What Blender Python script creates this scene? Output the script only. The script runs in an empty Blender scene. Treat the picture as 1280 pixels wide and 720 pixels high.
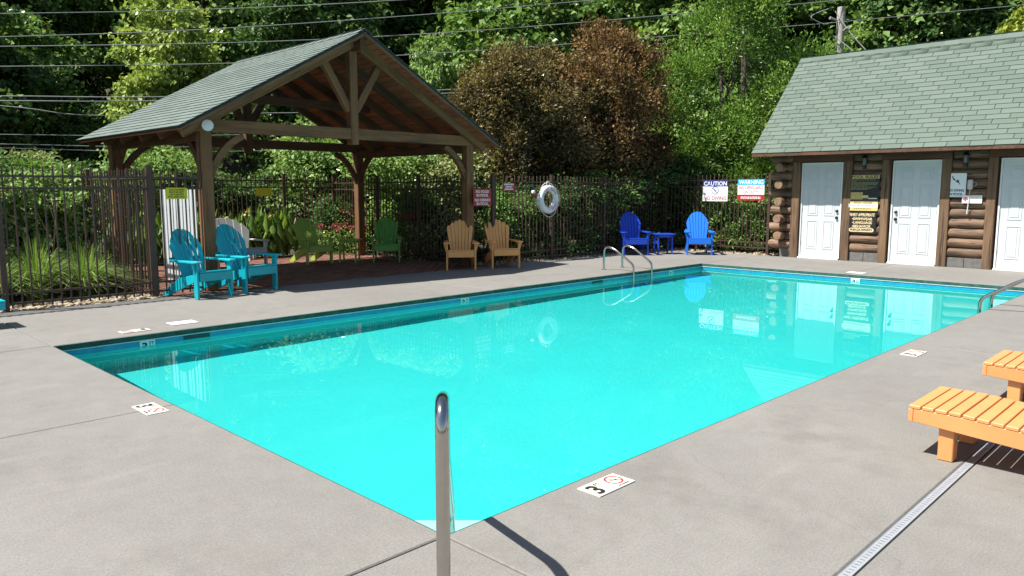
import bpy, bmesh, math, random
import numpy as np
from mathutils import Vector, Matrix, Euler

# ------------------------------------------------------------------ camera, light, exposure
S = bpy.context.scene
COL = S.collection
CAMX, CAMY, CAMZ = -2.1196, -2.5128, 1.54
HEAD = math.radians(44.605)
PITCH = math.radians(7.2548)
cam = bpy.data.cameras.new('camera')
cam.sensor_width = 36.0
cam.lens = 956.0 / 1280.0 * 36.0
cam.clip_end = 600.0
camo = bpy.data.objects.new('camera', cam)
COL.objects.link(camo)
camo.location = (CAMX, CAMY, CAMZ)
camo.rotation_euler = (math.pi / 2 - PITCH, 0, HEAD - math.pi / 2)
S.camera = camo

SUN = Vector((-0.547, 0.287, 1.0)).normalized()
world = bpy.data.worlds.new('World')
S.world = world
world.use_nodes = True
wn = world.node_tree
sky = wn.nodes.new('ShaderNodeTexSky')
sky.sky_type = 'NISHITA'
sky.sun_disc = False
sky.sun_elevation = math.asin(SUN.z)
sky.sun_rotation = math.atan2(SUN.x, SUN.y)
wn.links.new(sky.outputs[0], wn.nodes['Background'].inputs[0])
wn.nodes['Background'].inputs[1].default_value = 0.07
sl = bpy.data.lights.new('sun', 'SUN')
sl.energy = 5.0
sl.angle = math.radians(0.5)
sl.color = (1.0, 0.96, 0.9)
sl.cycles.is_caustics_light = True          # sunlight reaches the pool floor through the water
slo = bpy.data.objects.new('sun', sl)
COL.objects.link(slo)
slo.rotation_euler = SUN.to_track_quat('Z', 'Y').to_euler()
S.view_settings.view_transform = 'Standard'
S.view_settings.look = 'None'
S.view_settings.gamma = 1.0
S.view_settings.use_curve_mapping = False
S.view_settings.exposure = 0.95
S.cycles.max_bounces = 8
S.cycles.diffuse_bounces = 3
S.cycles.transmission_bounces = 6
S.cycles.transparent_max_bounces = 8
S.cycles.sample_clamp_indirect = 6.0

RND = random.Random(7)
NPR = np.random.default_rng(7)

def dl(d, lat, z=0.0):
    """distance ahead of / sideways from the photographer -> world point on the ground"""
    c, s = math.cos(HEAD), math.sin(HEAD)
    return (CAMX + d * c + lat * s, CAMY + d * s - lat * c, z)

def px(x, y, d):
    """pixel of the 1280 x 720 photograph at distance d ahead -> world point"""
    lat = (x - 640) / 956.0
    v = -(y - 360) / 956.0
    cp, sp = math.cos(PITCH), math.sin(PITCH)
    fwd, up = cp + v * sp, v * cp - sp
    k = d / fwd
    p = dl(d, lat * k)
    return (p[0], p[1], CAMZ + up * k)

# ------------------------------------------------------------------ materials
def newmat(name):
    m = bpy.data.materials.new(name)
    m.use_nodes = True
    return m, m.node_tree, m.node_tree.nodes['Principled BSDF']

def ramp(t, fac, stops):
    r = t.nodes.new('ShaderNodeValToRGB')
    el = r.color_ramp.elements
    while len(el) < len(stops):
        el.new(0.5)
    for e, (p, c) in zip(el, stops):
        e.position = p
        e.color = (*c, 1)
    t.links.new(fac, r.inputs[0])
    return r.outputs[0]

def mixc(t, fac, a, b, mode='MIX'):
    n = t.nodes.new('ShaderNodeMix')
    n.data_type = 'RGBA'
    n.blend_type = mode
    for sock, v in ((n.inputs[0], fac), (n.inputs[6], a), (n.inputs[7], b)):
        if hasattr(v, 'is_output'):
            t.links.new(v, sock)
        elif isinstance(v, (int, float)):
            sock.default_value = v
        else:
            sock.default_value = (*v, 1)
    return n.outputs[2]

def math_n(t, op, a, b=0.0):
    n = t.nodes.new('ShaderNodeMath')
    n.operation = op
    for sock, v in ((n.inputs[0], a), (n.inputs[1], b)):
        if hasattr(v, 'is_output'):
            t.links.new(v, sock)
        else:
            sock.default_value = v
    return n.outputs[0]

def coords(t, scale=(1, 1, 1), rnd=True):
    tc = t.nodes.new('ShaderNodeTexCoord')
    mp = t.nodes.new('ShaderNodeMapping')
    mp.inputs['Scale'].default_value = scale
    t.links.new(tc.outputs['Object'], mp.inputs[0])
    if rnd:
        oi = t.nodes.new('ShaderNodeObjectInfo')
        vm = t.nodes.new('ShaderNodeVectorMath')
        vm.operation = 'SCALE'
        vm.inputs[0].default_value = (17.3, 9.1, 23.7)
        t.links.new(oi.outputs['Random'], vm.inputs['Scale'])
        t.links.new(vm.outputs[0], mp.inputs['Location'])
    return mp.outputs[0]

def noise(t, vec, scale, detail=4, rough=0.6):
    n = t.nodes.new('ShaderNodeTexNoise')
    n.inputs['Scale'].default_value = scale
    n.inputs['Detail'].default_value = detail
    n.inputs['Roughness'].default_value = rough
    t.links.new(vec, n.inputs['Vector'])
    return n.outputs['Fac']

def bump(t, b, h, strength, dist=0.01):
    n = t.nodes.new('ShaderNodeBump')
    n.inputs['Strength'].default_value = strength
    n.inputs['Distance'].default_value = dist
    t.links.new(h, n.inputs['Height'])
    t.links.new(n.outputs[0], b.inputs['Normal'])

def sc3(c, k):
    return tuple(min(1.0, x * k) for x in c)

def paint(name, c, var=0.12, rough=0.5, scale=6.0, metal=0.0, bmp=0.1, grime=0.0, spec=0.5):
    m, t, b = newmat(name)
    v = coords(t)
    n = noise(t, v, scale)
    col = ramp(t, n, [(0.25, sc3(c, 1 - var)), (0.75, sc3(c, 1 + var))])
    if grime:
        g = noise(t, v, scale * 0.35, 6, 0.7)
        g2 = ramp(t, g, [(0.5, (0, 0, 0)), (0.72, (1, 1, 1))])
        col = mixc(t, math_n(t, 'MULTIPLY', g2, grime), col, sc3(c, 0.35))
    t.links.new(col, b.inputs['Base Color'])
    b.inputs['Roughness'].default_value = rough
    b.inputs['Metallic'].default_value = metal
    b.inputs['Specular IOR Level'].default_value = spec
    if bmp:
        bump(t, b, noise(t, v, scale * 6), bmp, 0.004)
    return m

def wood(name, c, c2, rough=0.75, stretch=0.06, scale=14.0, bmp=0.35, rand=0.25, check=0.37):
    m, t, b = newmat(name)
    v = coords(t, (stretch, 1, 1))
    g = noise(t, v, scale, 6, 0.65)
    col = ramp(t, g, [(0.28, c2), (0.5, c), (0.75, sc3(c, 1.35))])
    w = noise(t, coords(t), 1.7, 3)
    col = mixc(t, ramp(t, w, [(0.4, (0, 0, 0)), (0.75, (0.55, 0.55, 0.55))]), col, sc3(c2, 0.9))
    ch = noise(t, coords(t, (stretch * 0.6, 1, 1)), scale * 2.2, 3, 0.5)
    col = mixc(t, ramp(t, ch, [(check - 0.07, (0.8, 0.8, 0.8)), (check, (0, 0, 0))]), col, sc3(c2, 0.35))
    oi = t.nodes.new('ShaderNodeObjectInfo')
    k = math_n(t, 'ADD', math_n(t, 'MULTIPLY', oi.outputs['Random'], rand), 1 - rand / 2)
    col = mixc(t, 1.0, col, k, 'MULTIPLY')
    t.links.new(col, b.inputs['Base Color'])
    b.inputs['Roughness'].default_value = rough
    bump(t, b, g, bmp, 0.006)
    return m

def leafmat(name, c, c2, trans=0.35, gloss=0.10):
    """two-sided leaf: diffuse + translucent + a little gloss; colour varies leaf by leaf"""
    m = bpy.data.materials.new(name)
    m.use_nodes = True
    t = m.node_tree
    t.nodes.remove(t.nodes['Principled BSDF'])
    out = t.nodes['Material Output']
    at = t.nodes.new('ShaderNodeAttribute')
    at.attribute_name = 'lv'
    col = ramp(t, at.outputs['Fac'], [(0.05, sc3(c, 0.7)), (0.5, c), (0.95, c2)])
    d = t.nodes.new('ShaderNodeBsdfDiffuse')
    tr = t.nodes.new('ShaderNodeBsdfTranslucent')
    g = t.nodes.new('ShaderNodeBsdfGlossy')
    g.inputs['Roughness'].default_value = 0.45
    g.inputs['Color'].default_value = (0.62, 0.62, 0.5, 1)
    t.links.new(col, d.inputs[0])
    tc = mixc(t, 1.0, col, (1.0, 1.0, 0.45), 'MULTIPLY')
    t.links.new(tc, tr.inputs[0])
    m1 = t.nodes.new('ShaderNodeMixShader')
    m1.inputs[0].default_value = trans
    t.links.new(d.outputs[0], m1.inputs[1])
    t.links.new(tr.outputs[0], m1.inputs[2])
    m2 = t.nodes.new('ShaderNodeMixShader')
    fr = t.nodes.new('ShaderNodeFresnel')
    fr.inputs[0].default_value = 1.4
    t.links.new(math_n(t, 'MULTIPLY', fr.outputs[0], gloss * 4), m2.inputs[0])
    t.links.new(m1.outputs[0], m2.inputs[1])
    t.links.new(g.outputs[0], m2.inputs[2])
    t.links.new(m2.outputs[0], out.inputs[0])
    return m

M = {}
# concrete of the deck
m, t, b = newmat('concrete')
v = coords(t, rnd=False)
big = noise(t, v, 0.55, 5, 0.6)
mid = noise(t, v, 4.0, 6, 0.7)
fine = noise(t, v, 90.0, 3, 0.8)
col = ramp(t, big, [(0.32, (0.135, 0.127, 0.115)), (0.5, (0.188, 0.178, 0.160)), (0.66, (0.234, 0.223, 0.202))])
col = mixc(t, 0.35, col, ramp(t, mid, [(0.3, (0.125, 0.118, 0.105)), (0.7, (0.260, 0.248, 0.224))]))
col = mixc(t, 0.45, col, ramp(t, fine, [(0.3, (0.099, 0.092, 0.082)), (0.5, (0.190, 0.181, 0.162)), (0.72, (0.309, 0.298, 0.269))]))
vs_ = t.nodes.new('ShaderNodeTexVoronoi')
vs_.inputs['Scale'].default_value = 5.0
t.links.new(v, vs_.inputs['Vector'])
spot = ramp(t, vs_.outputs['Distance'], [(0.0, (1, 1, 1)), (0.035, (0, 0, 0))])
spot = math_n(t, 'MULTIPLY', spot, math_n(t, 'GREATER_THAN', noise(t, v, 1.3, 2), 0.58))
col = mixc(t, spot, col, (0.091, 0.080, 0.068))
# damp-looking stains and hairline cracks
st = ramp(t, noise(t, v, 1.1, 8, 0.72), [(0.50, (0, 0, 0)), (0.68, (0.45, 0.45, 0.45))])
col = mixc(t, st, col, (0.104, 0.094, 0.081))
st2 = ramp(t, noise(t, coords(t, (0.25, 1.6, 1), False), 2.3, 6, 0.7), [(0.58, (0, 0, 0)), (0.75, (0.350, 0.352, 0.341))])
col = mixc(t, st2, col, (0.270, 0.256, 0.229))
dn = t.nodes.new('ShaderNodeTexNoise')
dn.inputs['Scale'].default_value = 1.6
dn.inputs['Detail'].default_value = 5
t.links.new(v, dn.inputs['Vector'])
dv = t.nodes.new('ShaderNodeVectorMath')
dv.operation = 'MULTIPLY_ADD'
dv.inputs[1].default_value = (1.3, 1.3, 0)
t.links.new(dn.outputs['Color'], dv.inputs[0])
t.links.new(v, dv.inputs[2])
ck = t.nodes.new('ShaderNodeTexVoronoi')
ck.feature = 'DISTANCE_TO_EDGE'
ck.inputs['Scale'].default_value = 0.33
t.links.new(dv.outputs[0], ck.inputs['Vector'])
ckf = ramp(t, ck.outputs['Distance'], [(0.0, (1, 1, 1)), (0.0022, (0, 0, 0))])
ckf = math_n(t, 'MULTIPLY', ckf, math_n(t, 'GREATER_THAN', noise(t, v, 0.4, 2), 0.56))
col = mixc(t, math_n(t, 'MULTIPLY', ckf, 0.16), col, (0.070, 0.062, 0.053))
t.links.new(col, b.inputs['Base Color'])
b.inputs['Roughness'].default_value = 0.85
bump(t, b, fine, 0.35, 0.004)
M['concrete'] = m

# pool plaster, water
M['plaster'] = paint('pool_plaster', (0.06, 0.615, 0.59), 0.05, 0.7, 1.2, bmp=0.0)
M['plaster_step'] = paint('pool_step_plaster', (0.85, 0.92, 0.9), 0.05, 0.7, 1.2, bmp=0.0)
M['coping'] = paint('coping_stained_green', (0.025, 0.085, 0.065), 0.5, 0.9, 9.0, bmp=0.4)
M['trim_white'] = paint('pool_trim_white', (0.6, 0.68, 0.66), 0.15, 0.6)
M['tile_blue'] = paint('waterline_tile_blue', (0.015, 0.26, 0.42), 0.25, 0.3, 9.0)
m = bpy.data.materials.new('water')
m.use_nodes = True
t = m.node_tree
t.nodes.remove(t.nodes['Principled BSDF'])
g = t.nodes.new('ShaderNodeBsdfGlass')
g.inputs['IOR'].default_value = 1.33
g.inputs['Roughness'].default_value = 0.0
g.inputs['Color'].default_value = (0.72, 1.0, 1.0, 1)
t.links.new(g.outputs[0], t.nodes['Material Output'].inputs[0])
M['water'] = m

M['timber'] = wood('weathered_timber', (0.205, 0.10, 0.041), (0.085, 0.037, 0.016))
M['timber_dark'] = wood('dark_and_shaded_timber', (0.115, 0.05, 0.024), (0.045, 0.02, 0.01))  # shade inside the pavilion put into a darker brown; also bath house trim
M['post_wood'] = wood('weathered_door_post', (0.17, 0.10, 0.052), (0.07, 0.04, 0.022), check=0.42)
M['sheathing'] = wood('roof_board_red', (0.33, 0.11, 0.05), (0.16, 0.05, 0.025))
M['log'] = wood('log', (0.195, 0.118, 0.07), (0.045, 0.025, 0.016), stretch=0.09, scale=17.0, rand=0.6, bmp=0.8, check=0.43)
M['log_end'] = wood('log_cut_end', (0.27, 0.16, 0.10), (0.12, 0.07, 0.045), stretch=1.0, scale=20.0)
M['block'] = paint('concrete_block', (0.14, 0.135, 0.125), 0.25, 0.9, 14.0, bmp=0.4)
M['white_door'] = paint('white_door_paint', (0.54, 0.57, 0.58), 0.05, 0.4, 3.0, bmp=0.03, grime=0.05)
M['white_trim'] = paint('white_trim_paint', (0.72, 0.73, 0.71), 0.06, 0.5, 3.0, bmp=0.03)
M['black'] = paint('black_metal', (0.015, 0.014, 0.014), 0.3, 0.4)
M['fence'] = paint('bronze_fence_paint', (0.058, 0.035, 0.024), 0.25, 0.5, 12.0)
M['steel'] = paint('stainless_steel', (0.46, 0.44, 0.41), 0.05, 0.13, 30.0, metal=1.0, bmp=0.02)
M['steel_dull'] = paint('stainless_steel_dull', (0.55, 0.53, 0.5), 0.1, 0.32, 30.0, metal=1.0, bmp=0.03)
M['drain'] = paint('grey_drain_grate', (0.29, 0.305, 0.32), 0.1, 0.5, 20.0)
M['drain_dark'] = paint('drain_slot', (0.12, 0.13, 0.145), 0.1, 0.8)
M['teal'] = paint('turquoise_plastic', (0.004, 0.38, 0.46), 0.09, 0.42, 3.0, bmp=0.05, grime=0.12)
M['royal'] = paint('shaded_blue_plastic', (0.008, 0.055, 0.50), 0.08, 0.4, 3.0, bmp=0.05)  # tree shade on one chair put into a darker blue; table shares it
M['blue_sunlit'] = paint('sunlit_blue_plastic', (0.01, 0.16, 0.72), 0.08, 0.4, 3.0, bmp=0.05)  # the same blue made lighter, with its sunlight in the colour
M['green'] = paint('green_plastic', (0.11, 0.33, 0.05), 0.08, 0.45, 3.0, bmp=0.05)
M['lime'] = paint('lime_green_plastic', (0.30, 0.43, 0.07), 0.08, 0.45, 3.0, bmp=0.05)
M['tan'] = paint('tan_plastic', (0.82, 0.385, 0.115), 0.08, 0.5, 3.0, bmp=0.05)
M['rust_red'] = paint('red_brown_plastic', (0.16, 0.03, 0.018), 0.08, 0.5)
M['orange'] = paint('orange_plastic', (0.70, 0.29, 0.10), 0.09, 0.45, 4.0, bmp=0.06, grime=0.12)
M['white_pl'] = paint('white_plastic', (0.50, 0.50, 0.48), 0.06, 0.5, 3.0, bmp=0.05)
M['white_ring'] = paint('white_ring', (0.72, 0.74, 0.78), 0.05, 0.5)
M['rope'] = paint('white_rope', (0.6, 0.58, 0.52), 0.15, 0.8)
M['sign_white'] = paint('sign_white', (0.75, 0.77, 0.78), 0.03, 0.45, bmp=0)
M['sign_cream'] = paint('marker_cream', (0.66, 0.63, 0.52), 0.06, 0.5, 12.0, bmp=0.05)
M['sign_red'] = paint('sign_red', (0.42, 0.02, 0.03), 0.06, 0.45, bmp=0)
M['sign_yellow'] = paint('sign_yellow', (0.62, 0.56, 0.02), 0.06, 0.45, bmp=0)
M['sign_cyan'] = paint('sign_cyan', (0.02, 0.40, 0.62), 0.05, 0.45, bmp=0)
M['sign_navy'] = paint('sign_navy', (0.02, 0.04, 0.2), 0.05, 0.45, bmp=0)
M['sign_black'] = paint('sign_black', (0.012, 0.012, 0.014), 0.1, 0.45, bmp=0)
M['ink'] = paint('black_ink', (0.015, 0.015, 0.018), 0.1, 0.6, bmp=0)
M['ink_red'] = paint('red_ink', (0.45, 0.03, 0.04), 0.1, 0.6, bmp=0)
M['ink_white'] = paint('white_ink', (0.78, 0.78, 0.78), 0.03, 0.6, bmp=0)
M['ink_yellow'] = paint('yellow_ink', (0.62, 0.50, 0.17), 0.05, 0.6, bmp=0)
M['ink_cream'] = paint('cream_ink', (0.7, 0.55, 0.3), 0.05, 0.6, bmp=0)
M['ink_purple'] = paint('purple_ink', (0.30, 0.08, 0.38), 0.05, 0.6, bmp=0)
M['ink_rose'] = paint('rose_ink', (0.6, 0.06, 0.16), 0.05, 0.6, bmp=0)
M['lamp_glass'] = paint('lamp_glass', (0.10, 0.12, 0.115), 0.1, 0.15, bmp=0)
M['pole'] = wood('utility_pole_wood', (0.42, 0.40, 0.35), (0.22, 0.20, 0.17), rand=0)
M['wire'] = paint('wire_grey', (0.28, 0.29, 0.28), 0.1, 0.5)
M['bark'] = wood('bark', (0.085, 0.062, 0.045), (0.03, 0.022, 0.016), stretch=1.0, scale=7.0, bmp=0.8)
M['bark_pale'] = wood('pale_bark', (0.33, 0.25, 0.16), (0.17, 0.12, 0.075), stretch=1.0, scale=7.0)
M['brick'] = paint('brick_paver_red', (0.115, 0.05, 0.032), 0.3, 0.85, 7.0, bmp=0.3)

def stone_mat(name, stops):
    m, t, b = newmat(name)
    at = t.nodes.new('ShaderNodeAttribute')
    at.attribute_name = 'lv'
    t.links.new(ramp(t, at.outputs['Fac'], stops), b.inputs['Base Color'])
    b.inputs['Roughness'].default_value = 0.8
    return m
M['gravel'] = stone_mat('river_gravel', [(0.0, (0.16, 0.11, 0.06)), (0.4, (0.33, 0.25, 0.15)), (0.7, (0.42, 0.36, 0.26)), (1.0, (0.25, 0.22, 0.19))])

# shingles: colour differs from tab to tab
def shingle_mat(name, a, b_, c):
    m, t, b = newmat(name)
    at = t.nodes.new('ShaderNodeAttribute')
    at.attribute_name = 'lv'
    oi = t.nodes.new('ShaderNodeObjectInfo')
    f = math_n(t, 'FRACT', math_n(t, 'ADD', at.outputs['Fac'], oi.outputs['Random']))
    col = ramp(t, f, [(0.0, a), (0.55, b_), (1.0, c)])
    v = coords(t)
    n = noise(t, v, 160.0, 2, 0.8)
    col = mixc(t, 0.35, col, ramp(t, n, [(0.3, sc3(a, 0.5)), (0.7, sc3(c, 1.5))]))
    t.links.new(col, b.inputs['Base Color'])
    b.inputs['Roughness'].default_value = 0.9
    bump(t, b, n, 0.3, 0.003)
    return m
M['shingle'] = shingle_mat('green_shingle', (0.082, 0.114, 0.089), (0.104, 0.138, 0.109), (0.12, 0.153, 0.124))
M['shingle2'] = shingle_mat('grey_green_shingle', (0.085, 0.118, 0.102), (0.118, 0.152, 0.133), (0.145, 0.178, 0.158))
M['underlay'] = paint('roof_underlay', (0.03, 0.036, 0.032), 0.2, 0.95)
M['soil'] = paint('forest_soil', (0.035, 0.032, 0.018), 0.5, 0.95, 0.8, bmp=0.5)

LEAF = dict(
    maple=leafmat('leaf_bright_maple', (0.324, 0.444, 0.114), (0.564, 0.620, 0.228), 0.42),
    mid=leafmat('leaf_mid_green', (0.155, 0.284, 0.074), (0.351, 0.472, 0.149), 0.4),
    dark=leafmat('leaf_dark_green', (0.078, 0.163, 0.049), (0.182, 0.286, 0.091), 0.35),
    pale=leafmat('leaf_pale_green', (0.240, 0.384, 0.120), (0.456, 0.600, 0.252), 0.42),
    plum=leafmat('leaf_copper', (0.17, 0.10, 0.052), (0.40, 0.245, 0.085), 0.35),
    plum2=leafmat('leaf_copper_dark', (0.145, 0.108, 0.053), (0.33, 0.26, 0.09), 0.35),
    willow=leafmat('leaf_fresh_green', (0.150, 0.293, 0.052), (0.338, 0.481, 0.098), 0.45),
    yellow=leafmat('leaf_yellow_green', (0.264, 0.341, 0.050), (0.440, 0.462, 0.088), 0.4),
    laurel=leafmat('leaf_laurel', (0.132, 0.252, 0.054), (0.336, 0.456, 0.132), 0.3, 0.2),
    grass=leafmat('grass_blade', (0.160, 0.290, 0.060), (0.400, 0.520, 0.170), 0.35),
    canna=leafmat('canna_leaf', (0.125, 0.250, 0.050), (0.300, 0.425, 0.100), 0.4),
    variegated=leafmat('variegated_leaf', (0.220, 0.280, 0.100), (0.520, 0.520, 0.300), 0.35),
    red=leafmat('red_petal', (0.5, 0.015, 0.03), (0.6, 0.05, 0.07), 0.3),
    pink=leafmat('dusky_pink_petal', (0.30, 0.09, 0.08), (0.45, 0.16, 0.12), 0.3),
    petal=leafmat('yellow_petal', (0.7, 0.5, 0.04), (0.75, 0.6, 0.1), 0.3),
)

# ------------------------------------------------------------------ object helpers
def link(name, me, parent=None, mat=None):
    o = bpy.data.objects.new(name, me)
    COL.objects.link(o)
    if parent is not None:
        o.parent = parent
    if mat is not None and me is not None and len(me.materials) == 0:
        me.materials.append(M[mat] if isinstance(mat, str) else mat)
    return o

def tag(o, label=None, cat=None, group=None, kind=None):
    if label: o['label'] = label
    if cat: o['category'] = cat
    if group: o['group'] = group
    if kind: o['kind'] = kind
    return o

def thing(name, label, cat, loc=(0, 0, 0), rz=0.0, group=None):
    o = bpy.data.objects.new(name, None)
    o.empty_display_size = 0.2
    COL.objects.link(o)
    o.location = loc
    o.rotation_euler = (0, 0, rz)
    return tag(o, label, cat, group)

def copy_tree(o, parent=None):
    c = o.copy()
    COL.objects.link(c)
    if parent is not None:
        c.parent = parent
    for ch in list(o.children):
        copy_tree(ch, c)
    return c

class MB:
    """collects faces; build() links them as one mesh object"""
    def __init__(s):
        s.v, s.f = [], []
    def add(s, vs, fs):
        n = len(s.v)
        s.v += [tuple(p) for p in vs]
        s.f += [tuple(i + n for i in f) for f in fs]
        return s
    def box(s, a, b, mtx=None):
        x0, y0, z0 = a
        x1, y1, z1 = b
        vs = [(x0, y0, z0), (x1, y0, z0), (x1, y1, z0), (x0, y1, z0), (x0, y0, z1), (x1, y0, z1), (x1, y1, z1), (x0, y1, z1)]
        if mtx is not None:
            vs = [tuple(mtx @ Vector(p)) for p in vs]
        return s.add(vs, [(3, 2, 1, 0), (4, 5, 6, 7), (0, 1, 5, 4), (1, 2, 6, 5), (2, 3, 7, 6), (3, 0, 4, 7)])
    def prism(s, poly, axis, a, b):
        """polygon given in the two other axes, extruded along axis from a to b"""
        n = len(poly)
        def P(u, v, w):
            return {'x': (w, u, v), 'y': (u, w, v), 'z': (u, v, w)}[axis]
        vs = [P(u, v, a) for u, v in poly] + [P(u, v, b) for u, v in poly]
        fs = [tuple(range(n))[::-1], tuple(range(n, 2 * n))] + [(i, (i + 1) % n, (i + 1) % n + n, i + n) for i in range(n)]
        return s.add(vs, fs)
    def tube(s, pts, r, n=8, cap=True):
        pts = [Vector(p) for p in pts]
        rs = r if isinstance(r, (list, tuple)) else [r] * len(pts)
        rings = []
        ref = None
        for i, p in enumerate(pts):
            d = (pts[min(i + 1, len(pts) - 1)] - pts[max(i - 1, 0)]).normalized()
            if ref is None:
                ref = Vector((0, 0, 1)) if abs(d.z) < 0.9 else Vector((1, 0, 0))
            u = ref - d * ref.dot(d)
            if u.length < 1e-4:
                u = Vector((1, 0, 0)) - d * d.x
            u.normalize()
            ref = u
            w = d.cross(u)
            rings.append([p + (u * math.cos(2 * math.pi * k / n) + w * math.sin(2 * math.pi * k / n)) * rs[i] for k in range(n)])
        vs = [q for ring in rings for q in ring]
        fs = []
        for i in range(len(pts) - 1):
            for k in range(n):
                a, b = i * n + k, i * n + (k + 1) % n
                fs.append((a, b, b + n, a + n))
        if cap:
            fs.append(tuple(range(n))[::-1])
            fs.append(tuple(range((len(pts) - 1) * n, len(pts) * n)))
        return s.add(vs, fs)
    def lathe(s, prof, n=24, origin=(0, 0, 0)):
        """profile of (radius, z) turned round the z axis"""
        ox, oy, oz = origin
        vs = [(ox + r * math.cos(2 * math.pi * k / n), oy + r * math.sin(2 * math.pi * k / n), oz + z) for r, z in prof for k in range(n)]
        fs = []
        for i in range(len(prof) - 1):
            for k in range(n):
                a, b = i * n + k, i * n + (k + 1) % n
                fs.append((a, b, b + n, a + n))
        fs.append(tuple(range(n))[::-1])
        fs.append(tuple(range((len(prof) - 1) * n, len(prof) * n)))
        return s.add(vs, fs)
    def mesh(s, name='mesh', bevel=0.0, smooth=False):
        me = bpy.data.meshes.new(name)
        me.from_pydata(s.v, [], s.f)
        bm = bmesh.new()
        bm.from_mesh(me)
        bmesh.ops.recalc_face_normals(bm, faces=bm.faces)
        if bevel:
            bmesh.ops.bevel(bm, geom=list(bm.edges), offset=bevel, segments=1, affect='EDGES', clamp_overlap=True)
        bm.to_mesh(me)
        bm.free()
        if smooth:
            me.polygons.foreach_set('use_smooth', [True] * len(me.polygons))
            try:
                me.set_sharp_from_angle(angle=math.radians(40))
            except Exception:
                pass
        return me
    def build(s, name, mat, parent=None, bevel=0.0, smooth=False):
        return link(name, s.mesh(name, bevel, smooth), parent, mat)

_bars = {}
def basis(p0, p1, up=(0, 0, 1)):
    p0, p1 = Vector(p0), Vector(p1)
    x = (p1 - p0).normalized()
    u = Vector(up)
    z = u - x * u.dot(x)
    if z.length < 1e-4:
        u = Vector((0, 1, 0))
        z = u - x * u.dot(x)
    z.normalize()
    y = z.cross(x)
    return Matrix(((x.x, y.x, z.x, p0.x), (x.y, y.y, z.y, p0.y), (x.z, y.z, z.z, p0.z), (0, 0, 0, 1)))

def bar(name, p0, p1, w, h, mat, parent=None, bevel=0.006, up=(0, 0, 1)):
    """squared timber from p0 to p1 (centre line), its grain along its own length"""
    L = (Vector(p1) - Vector(p0)).length
    key = ('b', round(L, 4), w, h, bevel, mat)
    if key not in _bars:
        me = MB().box((0, -w / 2, -h / 2), (L, w / 2, h / 2)).mesh(name, bevel)
        me.materials.append(M[mat])
        _bars[key] = me
    o = link(name, _bars[key], parent)
    o.matrix_local = basis(p0, p1, up)
    return o

def log(name, p0, p1, r, mat, parent=None, n=12, endmat='log_end', sx=1.0):
    """round log, slightly uneven, with paler cut ends"""
    L = (Vector(p1) - Vector(p0)).length
    rr = random.Random(hash((round(p0[0], 2), round(p0[1], 2), round(p0[2], 2))) & 0xffff)
    mb = MB()
    st = 7
    pts, rs = [], []
    ph = rr.uniform(0, 6)
    for i in range(st):
        k = i / (st - 1)
        pts.append((L * k, 0.004 * math.sin(ph + k * 5), 0.004 * math.cos(ph * 2 + k * 4)))
        rs.append(r * (1 + 0.04 * math.sin(ph * 3 + k * 6)) * (0.93 if i in (0, st - 1) else 1))
    pts[0] = (0, 0, 0)
    pts.insert(1, (0.012, 0, 0)); rs.insert(1, r)
    pts.insert(-1, (L - 0.012, 0, 0)); rs.insert(-1, r)
    mb.tube(pts, rs, n)
    me = mb.mesh(name, 0, True)
    me.materials.append(M[mat])
    me.materials.append(M[endmat])
    for p in me.polygons:
        if len(p.vertices) > 4:
            p.material_index = 1
            p.use_smooth = False
    o = link(name, me, parent)
    o.matrix_local = basis(p0, p1)
    return o

# ------------------------------------------------------------------ lettering
_font = {}
def text_mesh(s, bold=0.0, depth=0.001):
    key = (s, bold, depth)
    if key in _font:
        return _font[key]
    c = bpy.data.curves.new('t', 'FONT')
    c.body = s
    c.align_x = 'CENTER'
    c.align_y = 'CENTER'
    c.extrude = depth
    c.offset = bold
    c.resolution_u = 3
    o = bpy.data.objects.new('t', c)
    COL.objects.link(o)
    dg = bpy.context.evaluated_depsgraph_get()
    dg.update()
    me = bpy.data.meshes.new_from_object(o.evaluated_get(dg))
    bpy.data.objects.remove(o)
    xs = np.array([v.co for v in me.vertices]) if len(me.vertices) else np.zeros((1, 3))
    lo, hi = xs.min(0), xs.max(0)
    _font[key] = (me, lo, hi)
    return _font[key]

def letters(parent, s, cx, cy, w, h, mat, z=0.0045, bold=0.02, name='lettering', rot=0.0, slant=0.0):
    """one line of writing fitted into w x h, centred on (cx, cy) of the parent's own plane"""
    me0, lo, hi = text_mesh(s, bold)
    me = me0.copy()
    n = len(me.vertices)
    co = np.empty(n * 3)
    me.vertices.foreach_get('co', co)
    co = co.reshape(-1, 3)
    co = (co - (lo + hi) / 2) * np.array([w / (hi[0] - lo[0]), h / (hi[1] - lo[1]), 1.0])
    co[:, 0] += slant * co[:, 1]
    c, sn = math.cos(rot), math.sin(rot)
    xy = co[:, :2] @ np.array([[c, sn], [-sn, c]])
    co[:, 0], co[:, 1] = xy[:, 0] + cx, xy[:, 1] + cy
    co[:, 2] += z
    me.vertices.foreach_set('co', co.ravel())
    me.materials.clear()
    me.materials.append(M[mat])
    me.update()
    return link(name, me, parent)

def plane_frame(center, right, normal):
    r = Vector(right).normalized()
    n = Vector(normal).normalized()
    u = n.cross(r)
    c = Vector(center)
    return Matrix(((r.x, u.x, n.x, c.x), (r.y, u.y, n.y, c.y), (r.z, u.z, n.z, c.z), (0, 0, 0, 1)))

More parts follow.
